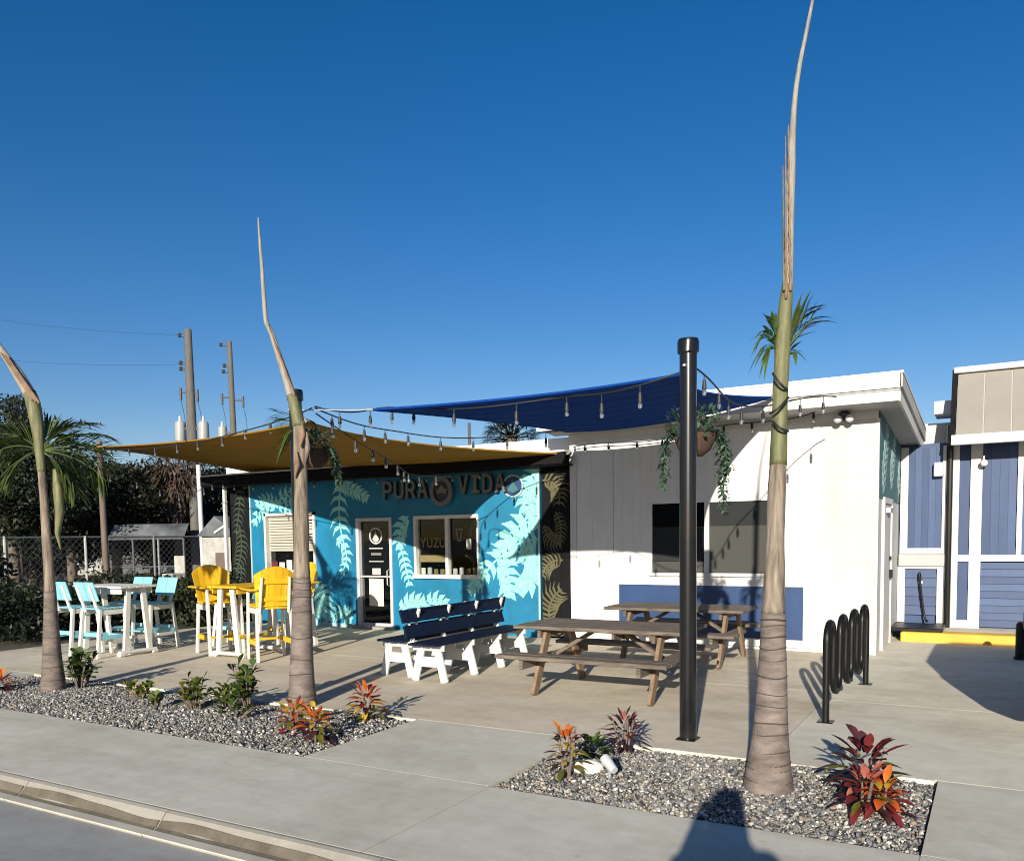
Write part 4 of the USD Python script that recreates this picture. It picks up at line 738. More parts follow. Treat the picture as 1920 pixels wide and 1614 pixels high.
croton(bedz((1170, 1412)), .36, .2, 52, pick(['leaf_maroon'], ['leaf_maroon', 'leaf_maroon', 'leaf_red'], ['leaf_maroon', 'leaf_maroon', 'leaf_pink']), 'dark maroon croton near the black post in the right bed', 6, L=.13, W=.028, stems=5)
croton(bedz((1112, 1425)), .20, .16, 26, pick(['leaf_darkgreen'], ['leaf_darkgreen', 'leaf_green'], ['leaf_green', 'leaf_olive']), 'low dark green plant between two crotons and white rock', 7, L=.11, W=.05)
croton(bedz((1622, 1498)), .44, .22, 34, pick(['leaf_maroon', 'leaf_darkgreen'], ['leaf_maroon', 'leaf_red', 'leaf_olive'], ['leaf_maroon', 'leaf_red', 'leaf_maroon']), 'tall maroon croton with spreading leaves right of the tall palm', 8, L=.21, W=.06)
croton(bedz((1618, 1530)), .33, .15, 30, pick(['leaf_maroon', 'leaf_red', 'leaf_olive'], ['leaf_red', 'leaf_red', 'leaf_pink'], ['leaf_red', 'leaf_pink']), 'red croton in front of the tall maroon croton', 9, L=.15, W=.05)
croton(bedz((1655, 1535)), .27, .13, 26, pick(['leaf_maroon', 'leaf_red'], ['leaf_orange', 'leaf_red', 'leaf_orange'], ['leaf_orange', 'leaf_yellow', 'leaf_orange']), 'orange croton nearest the right end of the right bed', 10, L=.15, W=.055)
def shrub(p, h, r, n, cols, label, seed, L=.085, W=.05):
    n, L, W = int(n * 2.1), L * 1.25, W * 1.3
    rr = random.Random(seed); t = thing('green_shrub', label, 'shrub', tuple(p))
    tips = []
    for k in range(max(3, n // 9)):
        a = rr.uniform(0, 6.28); q = r * rr.uniform(.1, 1); e = np.array([q * math.cos(a), q * math.sin(a), h * rr.uniform(.5, 1.0)]); tips.append(e)
        obj('stem', tube([(e[0] * .15, e[1] * .15, -.02), (e[0] * .6, e[1] * .6, e[2] * .55), e], [.010, .008, .004], 5), M['bark'], t, True)
    for i in range(n):
        e = tips[i % len(tips)]; f = rr.uniform(.45, 1.02); b = e * f; a = rr.uniform(0, 6.28); el = rr.uniform(-.1, 1.2)
        obj('leaf', blade(b, (math.cos(a) * math.cos(el), math.sin(a) * math.cos(el), math.sin(el)), L * rr.uniform(.7, 1.25), W * rr.uniform(.8, 1.2), .15, 5, .12, .6), M[rr.choice(cols)], t, True)
gd = ['leaf_green', 'leaf_darkgreen', 'leaf_green']; gb = ['leaf_bright', 'leaf_green', 'leaf_bright', 'leaf_olive']
shrub(bedz((150, 1295)), .42, .2, 70, gd, 'dense dark green shrub against the foot of the left palm', 21, .1, .055)
shrub(bedz((262, 1312)), .22, .15, 24, ['leaf_bright', 'leaf_yellow', 'leaf_green'], 'small yellowish shrub next after the dark shrub by the left palm', 22)
shrub(bedz((290, 1332)), .18, .12, 18, gb, 'tiny sparse plant in the middle of the left gravel bed', 23, .07)
shrub(bedz((365, 1335)), .34, .17, 44, gb, 'bright green leafy shrub in the left bed', 24)
shrub(bedz((422, 1332)), .24, .18, 38, gb, 'low spreading shrub between bright leafy shrub and the tallest one', 25)
shrub(bedz((466, 1328)), .46, .18, 56, gd + ['leaf_bright', 'leaf_bright'], 'tallest green shrub left of the middle palm', 26, .1, .055)
shrub(bedz((440, 1350)), .14, .2, 28, ['leaf_green', 'leaf_bright', 'leaf_darkgreen'], 'low straggly plant in front of the tallest green shrub', 27, .06, .03)
rk = trimesh.creation.icosphere(3); rk.vertices = rk.vertices * (1 + .25 * (meshkit.fbm(rk.vertices * 1.5)[:, None] - .5)) * [.115, .075, .06]; rk.apply_transform(trimesh.transformations.rotation_matrix(.5, [0, 0, 1])); p = bedz((1103, 1452)); rk.apply_translation(p + [0, 0, .045])
tag(obj('white_rock', rk, M['rock_white'], None, True), 'smooth white rock lying beside the orange crowned croton', 'rock')
p = bedz((1143, 1468)); sp = thing('garden_spotlight', 'small weathered spotlight on a spike in the right bed', 'garden light', tuple(p))
obj('spike', tube([(0, 0, -.03), (0, 0, .09)], [.012, .016], 8), M['grey_metal'], sp); obj('head', tube([(-.05, .03, .16), (-.02, .01, .14), (.05, -.03, .10)], [.034, .038, .026], 12), M['grey_plastic'], sp, 40); obj('bracket', bar((0, 0, .08), (-.005, .0, .125), .03, .02), M['grey_metal'], sp)

# ------------------------------------------------------------------ hanging baskets on the posts
def basket(c, r, label, vines, seed, arm_from):
    rr = random.Random(seed); t = thing('hanging_basket', label, 'hanging basket', tuple(c)); o = np.asarray(c, float)
    n = 18; pr = [(r * .35, -.17), (r * .75, -.12), (r * .97, -.03), (r, .02), (r * .94, .02), (r * .9, 0)]
    bm = _lathe(pr, n, (0, 0, 0)); bm.vertices *= 1 + .05 * (meshkit.noise(bm.vertices * 25)[:, None] - .5); obj('coir_basket', bm, M['coir'], t, 50)
    obj('rim_wire', tube([(r * 1.02 * math.cos(a), r * 1.02 * math.sin(a), .02) for a in np.linspace(0, 6.2832, 25)], .006, 5, False), M['cable'], t, True)
    d = np.asarray(arm_from, float) - o; obj('bracket', tube([d + [0, 0, .30], d * .4 + [0, 0, .34], (0, 0, .30)], .009, 6), M['black_metal'], t, True)
    for k in range(3): a = k * 2.09; obj('chain', tube([(r * math.cos(a), r * math.sin(a), .02), (0, 0, .30)], .004, 4), M['cable'], t)
    lv = []
    for i in range(260):
        a = rr.uniform(0, 6.28); q = r * 1.3 * math.sqrt(rr.random()); z = rr.uniform(-.06, .2) if q > r else rr.uniform(0, .22); el = rr.uniform(-.3, 1.2)
        lv.append(blade((q * math.cos(a), q * math.sin(a), z), (math.cos(a) * math.cos(el), math.sin(a) * math.cos(el), math.sin(el)), rr.uniform(.05, .085), rr.uniform(.03, .045), .2, 5, .1, .5))
    obj('foliage', trimesh.util.concatenate(lv), M['leaf_vine'], t, True)
    for a, L, dn in vines:
        d = CR * math.cos(a) + CF * math.sin(a); pts = spline([d * r * .8 + [0, 0, .06], d * r * 1.25 + [0, 0, .0], d * r * 1.45 + [0, 0, -dn * .5], d * r * 1.6 + [0, 0, -dn]], 24); m = [tube(pts, .004, 4)]
        for i in range(2, 24):
            for _ in range(3):
                b = rr.uniform(0, 6.28); m.append(blade(pts[i], (math.cos(b), math.sin(b), rr.uniform(-.7, .3)), rr.uniform(.045, .08), rr.uniform(.025, .042), .3, 4, .1, .5))
        obj('trailing_vine', trimesh.util.concatenate(m), M['leaf_vine'], t, True)
bc = PR + CR * .02 - CF * 0 + np.array([0, 0, 0]); zc_ = float(D(1320, 815, depth(PR))[2])
basket(np.array([PR[0] + .10 * CR[0] + .21 * CF[0], PR[1] + .10 * CR[1] + .21 * CF[1], zc_]), .17, 'hanging basket with trailing vines on the right black post', [(.05, .5, .55), (.35, .4, .38), (-.2, .4, .28), (3.05, .4, .42), (2.8, .3, .25), (.1, .6, .62)], 3, PR + [0, 0, zc_])
zl_ = float(D(600, 850, depth(PLp))[2])
basket(np.array([PLp[0] + .20 * CR[0], PLp[1] + .20 * CR[1], zl_]), .15, 'hanging basket with leafy plant on the left black post', [(.05, .4, .36), (.3, .3, .3), (-.3, .3, .2), (.6, .3, .22), (3.0, .2, .12)], 4, PLp + [0, 0, zl_])

# ------------------------------------------------------------------ bike rack
ra, rb = G(1548, 1353), G(1623, 1282); rk_ = thing('bike_rack', 'black wave shaped steel bike rack beside the white shop', 'bike rack', tuple(ra)); L = float(np.linalg.norm(rb - ra)); dv = (rb - ra) / L
nl = 7; sp_ = L / nl; pts = [(0, 0.0)]; r_ = sp_ / 2
for k in range(nl):
    up = k % 2 == 0; cx_ = (k + .5) * sp_; zc = .86 - r_ if up else .20 + r_
    pts.append((k * sp_, .45 if k else .3)); pts += [(cx_ - r_ * math.cos(a), zc + (1 if up else -1) * r_ * math.sin(a)) for a in np.linspace(0, math.pi, 9)]
pts += [(L, .3), (L, 0)]
obj('wave_tube', tube([dv * x + [0, 0, z] for x, z in pts], .03, 12), M['rack_black'], rk_, 50)
for x in (0, L): obj('foot_plate', cbox(-.065, .065, -.065, .065, 0, .010, .003).apply_translation(dv * x), M['rack_black'], rk_)

# ------------------------------------------------------------------ picnic tables
def picnic(loc, label, L=1.86):
    t = thing('picnic_table', label, 'picnic table', loc)
    for k in range(5): y = -.36 + k * .18; obj('top_board', cbox(-L / 2 + rnd.uniform(-.01, .01), L / 2 + rnd.uniform(-.01, .01), y - .086, y + .086, .675, .713, .006), M['wood_grey'], t)
    for sy in (-1, 1):
        for k in range(2): y = sy * (.62 + k * .15); obj('seat_board', cbox(-L / 2, L / 2, y - .07, y + .07, .405, .445, .006), M['wood_grey'], t)
    for sx in (-.64, .64):
        obj('seat_support', cbox(sx - .02, sx + .02, -.80, .80, .30, .403, .005), M['wood_grey'], t); obj('top_support', cbox(sx - .02, sx + .02, -.40, .40, .585, .673, .005), M['wood_grey'], t)
        for sy in (-1, 1): obj('leg', bar((sx + .042 * sy * 0 + .042, sy * .60, -.001), (sx + .042, sy * .26, .66), .04, .11, up=(1, 0, 0) if False else (0, 1, .4)), M['wood_leg'], t)
        obj('brace', bar((sx, 0, .36), (sx * .22, 0, .66), .07, .04), M['wood_grey'], t)
    return t
picnic((-3.55, 8.20, 0), 'weathered brown picnic table in front, nearest the black post'); picnic((-3.60, 10.70, 0), 'weathered brown picnic table against the blue panel of the white shop')

# ------------------------------------------------------------------ white and navy benches
def bench(loc, rz, label, m, first=None):
    t = thing('bench', label, 'bench', loc, rz, 'white framed benches')
    L = 2.12
    for k in range(3): y = .05 + k * .135; obj('seat_board', cbox(-.1, L, y - .062, y + .062, .43, .455, .005), M[m], t)
    for sx in (.06, .70, 1.34, 1.98):
        obj('leg', bar((sx, -.02, -.001), (sx, .09, .43), .035, .10, up=(0, 1, 0), c=.006), M['poly_white'], t); obj('leg', bar((sx, .40, -.001), (sx, .29, .43), .035, .10, up=(0, 1, 0), c=.006), M['poly_white'], t)
        obj('crossbar', cbox(sx - .015, sx + .015, .06, .33, .17, .29, .004), M['poly_white'], t); obj('seat_rail', cbox(sx - .018, sx + .018, -.02, .40, .36, .43, .004), M['poly_white'], t)
        obj('back_upright', bar((sx, .39, .36), (sx, .53, .83), .035, .04, up=(0, 1, 0), c=.006), M['poly_white'], t)
    for z, y in ((.575, .452), (.755, .506)): obj('back_board', bar((-.1, y - .033, z), (L, y - .033, z), .022, .155, up=(0, .29, .95), c=.006), M[m], t)
    return t
p1 = G(833, 1280)
bench((-5.46, 7.78, 0), math.pi / 2 , 'bench with navy boards and white legs facing the picnic table', 'poly_navy')
bench((-6.43, 9.98, 0), -math.pi / 2, 'bench with navy boards turned to the turquoise stand behind another navy bench', 'poly_navy')

# ------------------------------------------------------------------ bar tables and chairs
def bar_table(loc, rz, m, label, w=.62, l=.95, h=1.03):
    t = thing('bar_table', label, 'table', loc, rz)
    n = 5
    for k in range(n): y = -w / 2 + (k + .5) * w / n; obj('top_board', cbox(-l / 2, l / 2, y - w / n / 2 + .004, y + w / n / 2 - .004, h - .035, h, .006), M[m], t)
    obj('apron', Mb(cbox(-l / 2 + .06, l / 2 - .06, -w / 2 + .05, -w / 2 + .07, h - .12, h - .037), cbox(-l / 2 + .06, l / 2 - .06, w / 2 - .07, w / 2 - .05, h - .12, h - .037)), M[m], t)
    for sx in (-l / 2 + .1, l / 2 - .1):
        obj('foot', Mb(cbox(sx - .045, sx + .045, -.31, .31, .035, .085, .02), cbox(sx - .045, sx + .045, -.33, -.22, 0, .07, .02), cbox(sx - .045, sx + .045, .22, .33, 0, .07, .02)), M['poly_white'], t)
        for sy in (-1, 1): obj('leg', bar((sx, sy * .20, .08), (sx, sy * .12, h - .04), .05, .085, up=(0, 1, 0), c=.008), M['poly_white'], t)
    obj('footrest', cbox(-l / 2 + .14, l / 2 - .14, -.04, .04, .24, .28), M[m], t)
    return t
def fan_chair(loc, rz, label):
    """bar-height chair with a fan of rounded slats; faces +x"""
    t = thing('fan_back_chair', label, 'chair', loc, rz)
    for sy in (-1, 1):
        obj('leg', bar((.26, sy * .25, 0), (.20, sy * .24, .98), .035, .075, up=(1, 0, 0), c=.006), M['poly_white'], t)
        obj('leg', bar((-.27, sy * .25, 0), (-.20, sy * .23, .74), .035, .075, up=(1, 0, 0), c=.006), M['poly_white'], t)
        obj('back_upright', bar((-.22, sy * .20, .66), (-.36, sy * .19, 1.16), .03, .06, up=(1, 0, 0), c=.006), M['poly_white'], t)
        obj('armrest', cbox(-.30, .27, sy * .29 - .055, sy * .29 + .055, .98, 1.005, .01), M['poly_yellow'], t)
        obj('side_rail', cbox(-.24, .24, sy * .235 - .018, sy * .235 + .018, .66, .735, .004), M['poly_white'], t); obj('stretcher', cbox(-.25, .24, sy * .24 - .015, sy * .24 + .015, .22, .29, .004), M['poly_yellow'], t)
    for k in range(5): x = -.20 + k * .105; obj('seat_slat', cbox(x - .047, x + .047, -.24, .24, .742 + .012 * (k - 2) ** 2 * .3, .765 + .012 * (k - 2) ** 2 * .3, .006), M['poly_yellow'], t)
    n = 6
    for k in range(n):
        a = (k - (n - 1) / 2) / ((n - 1) / 2); y0, y1 = a * .19, a * .235; w0, w1 = .073, .0905; arch = lambda y: 1.31 - .115 * (y / .28) ** 2
        pts = [(y0 - w0 / 2, .72), (y0 + w0 / 2, .72), (y1 + w1 / 2, arch(y1 + w1 / 2) - .006), (y1 + w1 * .3, arch(y1 + w1 * .3)), (y1 - w1 * .3, arch(y1 - w1 * .3)), (y1 - w1 / 2, arch(y1 - w1 / 2) - .006)]
        m = trimesh.creation.extrude_polygon(Polygon(pts), .02, engine='earcut'); v = m.vertices.copy(); m.vertices = np.stack([-.20 - (v[:, 1] - .72) * .30 - v[:, 2] + .03 * (v[:, 0] / .2) ** 2, v[:, 0], v[:, 1]], 1)
        m.fix_normals(); obj('back_slat', m, M['poly_yellow'], t)
    obj('back_rail', Mb(bar((-.255, -.25, .86), (-.255, .25, .86), .03, .06, up=(-.3, 0, 1)), bar((-.335, -.23, 1.10), (-.335, .23, 1.10), .03, .06, up=(-.3, 0, 1))), M['poly_yellow'], t)
    obj('footrest', cbox(.20, .29, -.24, .24, .25, .28, .006), M['poly_yellow'], t)
    return t
def square_chair(loc, rz, label, fm='poly_blue'):
    """bar-height chair with a square two-board back; faces +x"""
    t = thing('square_back_chair', label, 'chair', loc, rz)
    for sy in (-1, 1):
        obj('leg', bar((.25, sy * .22, 0), (.19, sy * .20, .70), .045, .05, up=(1, 0, 0), c=.006), M['poly_white'], t); obj('leg', bar((-.27, sy * .22, 0), (-.19, sy * .20, .70), .045, .05, up=(1, 0, 0), c=.006), M['poly_white'], t)
        obj('back_upright', bar((-.185, sy * .145, .66), (-.31, sy * .145, 1.06), .05, .03, up=(1, 0, .3), c=.005), M['poly_white'], t)
        obj('side_rail', cbox(-.2, .2, sy * .20 - .016, sy * .20 + .016, .62, .69, .004), M['poly_white'], t); obj('stretcher', cbox(-.235, .225, sy * .215 - .014, sy * .215 + .014, .26, .32, .004), M[fm], t)
    for k in range(4): x = -.17 + k * .115; obj('seat_slat', cbox(x - .052, x + .052, -.22, .22, .70, .722, .006), M[fm], t)
    for a, b in ((-.23, -.006), (.006, .23)):
        m = cbox(-.012, .012, a, b, .82, 1.10, .008); v = m.vertices.copy(); v[:, 0] += -.215 - (v[:, 2] - .82) * .31; m.vertices = v; obj('back_board', m, M[fm], t)
    obj('footrest', Mb(cbox(.19, .27, -.215, .215, .28, .305, .005), cbox(-.20, -.17, -.2, .2, .30, .36, .004)), M[fm], t)
    return t
bar_table((-9.46, 8.62, 0), math.pi / 2, 'poly_yellow', 'yellow topped bar table with white trestle legs')
y1 = fan_chair((-9.98, 8.55, 0), -.35, 'yellow fan back bar chair facing right, left of yellow table')
dup(y1, (-8.78, 8.40, 0), math.pi - .5, 'yellow fan back bar chair seen from behind, right of yellow table'); dup(y1, (-9.62, 9.66, 0), -math.pi / 2 - .2, 'yellow fan back bar chair half hidden by the middle palm trunk')
bar_table((-11.45, 7.88, 0), 0, 'poly_white', 'white topped bar table with white trestle legs among blue chairs', l=1.15)
b1 = square_chair((-11.33, 7.60, 0), math.pi / 2, 'light blue bar chair with its back to the street, second from left palm'); dup(b1, (-11.98, 7.60, 0), math.pi / 2, 'light blue bar chair nearest the left palm trunk, back to street')
dup(b1, (-11.42, 8.50, 0), -math.pi / 2, 'light blue bar chair behind the white table facing the street'); dup(b1, (-12.02, 8.50, 0), -math.pi / 2, 'light blue bar chair behind the white table, mostly hidden by others')
dup(b1, (-10.55, 9.35, 0), .3, 'light blue bar chair standing behind the left yellow chair')
mug = thing('napkin_box', 'dark maroon box on the yellow bar chair seat', 'box', (-9.02, 8.50, .775)); obj('box', cbox(-.07, .07, -.05, .05, 0, .11, .008), M['maroon'], mug); obj('lid', cbox(-.072, .072, -.052, .052, .11, .125, .004), M['maroon'], mug)

# ------------------------------------------------------------------ far left: fence, hedge, trees, utility poles, house
def clumps(center, rad, nc, per, leaf, seed, flat=.9):
    r = np.random.default_rng(seed); c = r.normal(size=(nc, 3)); c /= np.linalg.norm(c, axis=1, keepdims=True); c *= r.uniform(.35, 1.0, (nc, 1)) ** .6; c = c * np.asarray(rad)
    n = nc * per; q = np.repeat(c, per, 0) + np.clip(r.normal(size=(n, 3)), -1.7, 1.7) * np.asarray(rad) * .17 * r.uniform(.6, 1.3, (nc, 1)).repeat(per, 0)
    a = r.normal(size=(n, 3)); a /= np.linalg.norm(a, axis=1, keepdims=True); b = np.cross(a, r.normal(size=(n, 3))); b /= np.linalg.norm(b, axis=1, keepdims=True); s = leaf * r.uniform(.6, 1.4, (n, 1))
    v = np.stack([q - a * s, q + b * s * .45, q + a * s, q - b * s * .45], 1).reshape(-1, 3) + np.asarray(center); v[:, 2] = np.maximum(v[:, 2], .02)
    i = np.arange(n) * 4; return trimesh.Trimesh(v, np.vstack([np.stack([i, i + 1, i + 2], 1), np.stack([i, i + 2, i + 3], 1)]), process=False)
def tree(u, v, d, rad, label, seed, m='leaf_tree', nc=80, per=240, leaf=.075, h0=0):
    c = D(u, v, d); g = np.array([c[0], c[1], -.05]); t = thing('tree', label, 'tree', tuple(g))
    lo = c - g; obj('crown', clumps(lo, rad, nc, per, leaf, seed), M[m], t)
    r = random.Random(seed); obj('trunk', tube([(0, 0, 0), (r.uniform(-.1, .1), 0, lo[2] * .5), (lo[0], lo[1], lo[2])], [.2, .15, .06], 8), M['bark'], t, 50)
    for k in range(5): a = r.uniform(0, 6.28); obj('limb', tube([(0, 0, lo[2] * .55), (rad[0] * .5 * math.cos(a), rad[0] * .5 * math.sin(a), lo[2] + r.uniform(-.2, .5) * rad[2])], [.08, .02], 6), M['bark'], t, 50)
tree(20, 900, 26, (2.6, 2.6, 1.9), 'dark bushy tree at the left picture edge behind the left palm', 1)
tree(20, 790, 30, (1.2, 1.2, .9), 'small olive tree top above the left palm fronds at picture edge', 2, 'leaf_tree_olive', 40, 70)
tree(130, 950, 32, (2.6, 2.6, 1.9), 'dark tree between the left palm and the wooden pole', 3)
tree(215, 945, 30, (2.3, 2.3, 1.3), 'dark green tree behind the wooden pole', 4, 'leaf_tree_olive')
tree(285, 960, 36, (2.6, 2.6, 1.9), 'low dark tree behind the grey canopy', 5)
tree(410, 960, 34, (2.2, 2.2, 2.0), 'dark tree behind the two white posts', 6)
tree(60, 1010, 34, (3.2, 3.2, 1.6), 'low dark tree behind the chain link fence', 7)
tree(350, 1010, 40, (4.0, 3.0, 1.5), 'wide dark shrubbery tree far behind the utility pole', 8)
def far_palm(u, v, d, R, label, seed, dead=False):
    c = D(u, v, d); g = np.array([c[0], c[1], -.05]); t = thing('fan_palm', label, 'palm tree', tuple(g)); r = random.Random(seed); h = c[2] + .05
    obj('trunk', tube([(0, 0, 0), (.05, 0, h * .5), (0, 0, h)], [.2, .17, .16], 10), M['bark'], t, 50); ms = []; dm = []
    for k in range(90):
        a = r.uniform(0, 6.28); el = r.uniform(-1.2, 1.3); q = np.array([math.cos(a) * math.cos(el), math.sin(a) * math.cos(el), math.sin(el)]); e = np.array([0, 0, h]) + q * R * r.uniform(.45, .7)
        (dm if el < -.35 else ms).extend([tube([(0, 0, h), e], [.015, .01], 4)] + [blade(e, q + np.array([r.uniform(-.7, .7) for _ in range(3)]), R * .5, .05 * R, .35, 4, .1, .4) for _ in range(9)])
    if ms: obj('crown', trimesh.util.concatenate(ms), M['leaf_tree_olive' if not dead else 'leaf_dry'], t)
    if dead:
        for k in range(130):
            a = r.uniform(0, 6.28); z = h - r.uniform(0, R * 1.6); q = r.uniform(.15, .55) * R * (1 - (h - z) / (R * 2.6)); b = np.array([q * math.cos(a) * .5, q * math.sin(a) * .5, z]); dm.append(blade(b, (math.cos(a) * .5, math.sin(a) * .5, -.9), R * .55, .1 * R, .3, 4, .2, .5))
    if dm: obj('dead_skirt', trimesh.util.concatenate(dm), M['leaf_dry'], t)
far_palm(330, 880, 30, 1.15, 'palm with shaggy brown skirt of dead leaves under the tan sail', 5, True)
far_palm(960, 822, 26, .95, 'round palm crown showing above the roof of the turquoise stand', 6)
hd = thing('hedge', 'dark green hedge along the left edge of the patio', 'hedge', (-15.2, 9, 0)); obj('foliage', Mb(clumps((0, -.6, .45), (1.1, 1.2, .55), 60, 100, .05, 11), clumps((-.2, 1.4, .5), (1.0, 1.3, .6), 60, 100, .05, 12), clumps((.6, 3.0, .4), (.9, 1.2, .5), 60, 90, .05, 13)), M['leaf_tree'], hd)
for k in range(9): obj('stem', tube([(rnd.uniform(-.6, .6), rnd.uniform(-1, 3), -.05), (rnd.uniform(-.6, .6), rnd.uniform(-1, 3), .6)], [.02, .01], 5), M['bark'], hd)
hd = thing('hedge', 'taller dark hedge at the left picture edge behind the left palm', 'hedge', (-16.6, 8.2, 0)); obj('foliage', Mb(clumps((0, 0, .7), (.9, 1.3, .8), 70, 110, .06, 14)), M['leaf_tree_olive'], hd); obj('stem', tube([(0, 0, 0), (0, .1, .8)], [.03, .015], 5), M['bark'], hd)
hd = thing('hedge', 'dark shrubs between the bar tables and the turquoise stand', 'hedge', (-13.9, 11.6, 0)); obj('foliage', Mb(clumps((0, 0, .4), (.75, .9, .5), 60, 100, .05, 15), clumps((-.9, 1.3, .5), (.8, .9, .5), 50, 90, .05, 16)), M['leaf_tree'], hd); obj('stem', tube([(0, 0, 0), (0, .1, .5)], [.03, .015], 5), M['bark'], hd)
# chain link fence
FX = -20.0; fe = thing('chain_link_fence', 'grey chain link fence with pale posts in front of the dark trees', 'fence', (FX, 8, 0)); fo = (FX, 8, 0)
for k in range(9):
    y = 9.0 + k * 2.0; p = obj('post', tube([(FX, y, -.05), (FX, y, 1.85)], .035, 8), M['house_white'] if k in (1, 2, 4) else M['chain_link'], fe, 40, fo)
obj('top_rail', tube([(FX, 8, 1.82), (FX, 25, 1.82)], .022, 6), M['chain_link'], fe, False, fo)
wires = Mb(); s = .17
for k in range(int(17 / s)):
    y = 8 + k * s
    for sg in (1, -1):
        a, b = (FX, y, .02), (FX, y + sg * 1.78, 1.8)
        if 8 <= b[1] <= 25: wires += tube([a, b], .0035, 3, False)
tag(obj('mesh_wire', wires, M['chain_link'], fe, False, fo), kind='stuff')
# utility poles
def utility(u, v0, d, px, label, seed, gear):
    top = D(u[0], v0, d); ft = D(u[1], 1000, d); g = np.array([ft[0], ft[1], -.05]); t = thing('utility_pole', label, 'utility pole', tuple(g)); r = px / FPX * d / 2; L = top - g
    obj('shaft', tube([(0, 0, 0), L * .5, L], [r * 1.1, r, r * .72], 12), M['pole_wood'], t, 50)
    def at(v): f = (D(u[0], v, d)[2] + .05) / L[2]; return L * f
    for v, s in gear[0]:
        p = at(v); e = p - CR * s; obj('crossarm', tube([p, e], .035, 6), M['pole_gear'], t); obj('insulator', _lathe([(.03, -.1), (.075, -.07), (.05, -.03), (.075, .0), (.04, .05)], 8, e + [0, 0, .06]), M['pole_gear'], t, 40)
    for v, s, k in gear[1]:
        p = at(v); c = p + CR * s; obj('transformer', _lathe([(.20 * k, -.42 * k), (.22 * k, -.36 * k), (.22 * k, .34 * k), (.17 * k, .42 * k)], 14, c), M['transformer'], t, 40); obj('bushing', _lathe([(.035, 0), (.06, .05), (.035, .1), (.05, .14), (.02, .2)], 8, c + [0, 0, .42 * k]), M['poly_white'], t, 40)
        obj('bracket', bar(p + [0, 0, .1], c + [0, 0, .1], .06, .08), M['pole_gear'], t)
    for v, s in gear[2]:
        p = at(v); e = p + CR * s; obj('cutout_switch', Mb(tube([p, e], .03, 6), tube([e + [0, 0, .15], e + [0, 0, -.28]], .05, 6)), M['pole_gear'], t)
        obj('jumper_wire', tube(spline([e + [0, 0, -.28], e + CR * .12 + [0, 0, -1.0], p + CR * s * .7 + [0, 0, -2.2]], 12), .013, 4), M['cable'], t, True)
    return g + L, t
tp1, _ = utility((352, 368), 618, 30, 19, 'nearer utility pole with two pale transformers left of the tan sail', 1, (((630, .3), (682, .3), (693, .3)), ((809, -.42, .85), (809, .42, .85)), ((735, -.35), (738, .25))))
tp2, _ = utility((430, 447), 640, 34, 12.5, 'farther thin utility pole right of the one with transformers', 2, (((648, .35), (687, .25), (698, .3)), ((815, -.45, .8),), ((745, -.4), (750, .45))))
for a, b, l in ((D(338, 628, 30), D(-60, 590, 36), 'power line leaving the nearer utility pole to upper left'), (D(338, 683, 30), D(-60, 668, 36), 'power line leaving the nearer utility pole lower down')):
    pw = obj('power_line', tube(spline([a, (a + b) / 2 - [0, 0, .15], b], 20), .004, 4), M['cable']); tag(pw, l, 'wire')
# white posts by the stand
a = T(425, 905, WT - .1); b = T(430, 1165, WT - .1); wp = thing('awning_post', 'white awning post with slanted brace at the left end of the stand', 'post', (b[0], WT - .1, 0))
obj('shaft', bar((0, 0, 0), (0, 0, bt), .065, .065, up=(1, 0, 0)), M['white_trim'], wp); obj('brace', bar((0, .02, 2.0), (-.36, .02, 1.84), .05, .05), M['white_trim'], wp)
c = D(379, 1000, 24); wp = obj('white_pole', tube([(c[0], c[1], 0), (c[0] - .05, c[1], float(D(373, 872, 24)[2]))], .065, 10), M['white_trim'], None, 40); tag(wp, 'plain white pole beside the foot of the utility pole', 'pole')
# grey canopy on a frame, gabled white house
c0, c1 = D(200, 985, 27), D(343, 985, 27); ce = (c0 + c1) / 2; cd = (c1 - c0); cd[2] = 0; cw = np.linalg.norm(cd); cd /= cw; cn = np.array([-cd[1], cd[0], 0]); cy = thing('boat_canopy', 'grey sheet canopy on a dark frame behind the fence', 'canopy', (ce[0], ce[1], 0)); oc = (ce[0], ce[1], 0)
zc0, zc1 = float(D(270, 1010, 27)[2]), float(D(270, 982, 27)[2])
for i in range(8):
    a_ = c0 + cd * cw * i / 8; b_ = c0 + cd * cw * (i + 1) / 8; v = [np.array([p[0], p[1], z]) + cn * y for p, y, z in ((a_, 0, zc0), (b_, 0, zc0), (b_, .5, zc1), (a_, .5, zc1), (b_, 2.2, zc1 + .05), (a_, 2.2, zc1 + .05))]
    obj('roof_sheet', tri(v, [(0, 1, 2, 3), (3, 2, 4, 5)]), M['canopy_grey'], cy, False, oc)
for i in range(4): a_ = c0 + cd * cw * i / 3; obj('frame_post', tube([(a_[0], a_[1], 0), (a_[0], a_[1], zc0)], .04, 6), M['pole_gear' if i % 2 else 'chain_link'], cy, False, oc)
obj('rail', Mb(tube([[c0[0], c0[1], zc0], [c1[0], c1[1], zc0]], .04, 6), tube([[c0[0], c0[1], zc0 - .9], [c1[0], c1[1], zc0 - .9]], .03, 6)), M['pole_gear'], cy, False, oc)
hc = D(165, 985, 44); hh = thing('far_house', 'small white gabled house glimpsed between left palm and wooden pole', 'house', (hc[0], hc[1], 0)); z1 = float(D(150, 975, 44)[2]); z2 = float(D(150, 935, 44)[2])
hw = prism_xz(Polygon([(-1.3, 0), (1.0, 0), (1.0, z1 - .3), (-.4, z2), (-1.3, z1 + .2)]), 0, 4); obj('wall', hw, M['house_white'], hh)
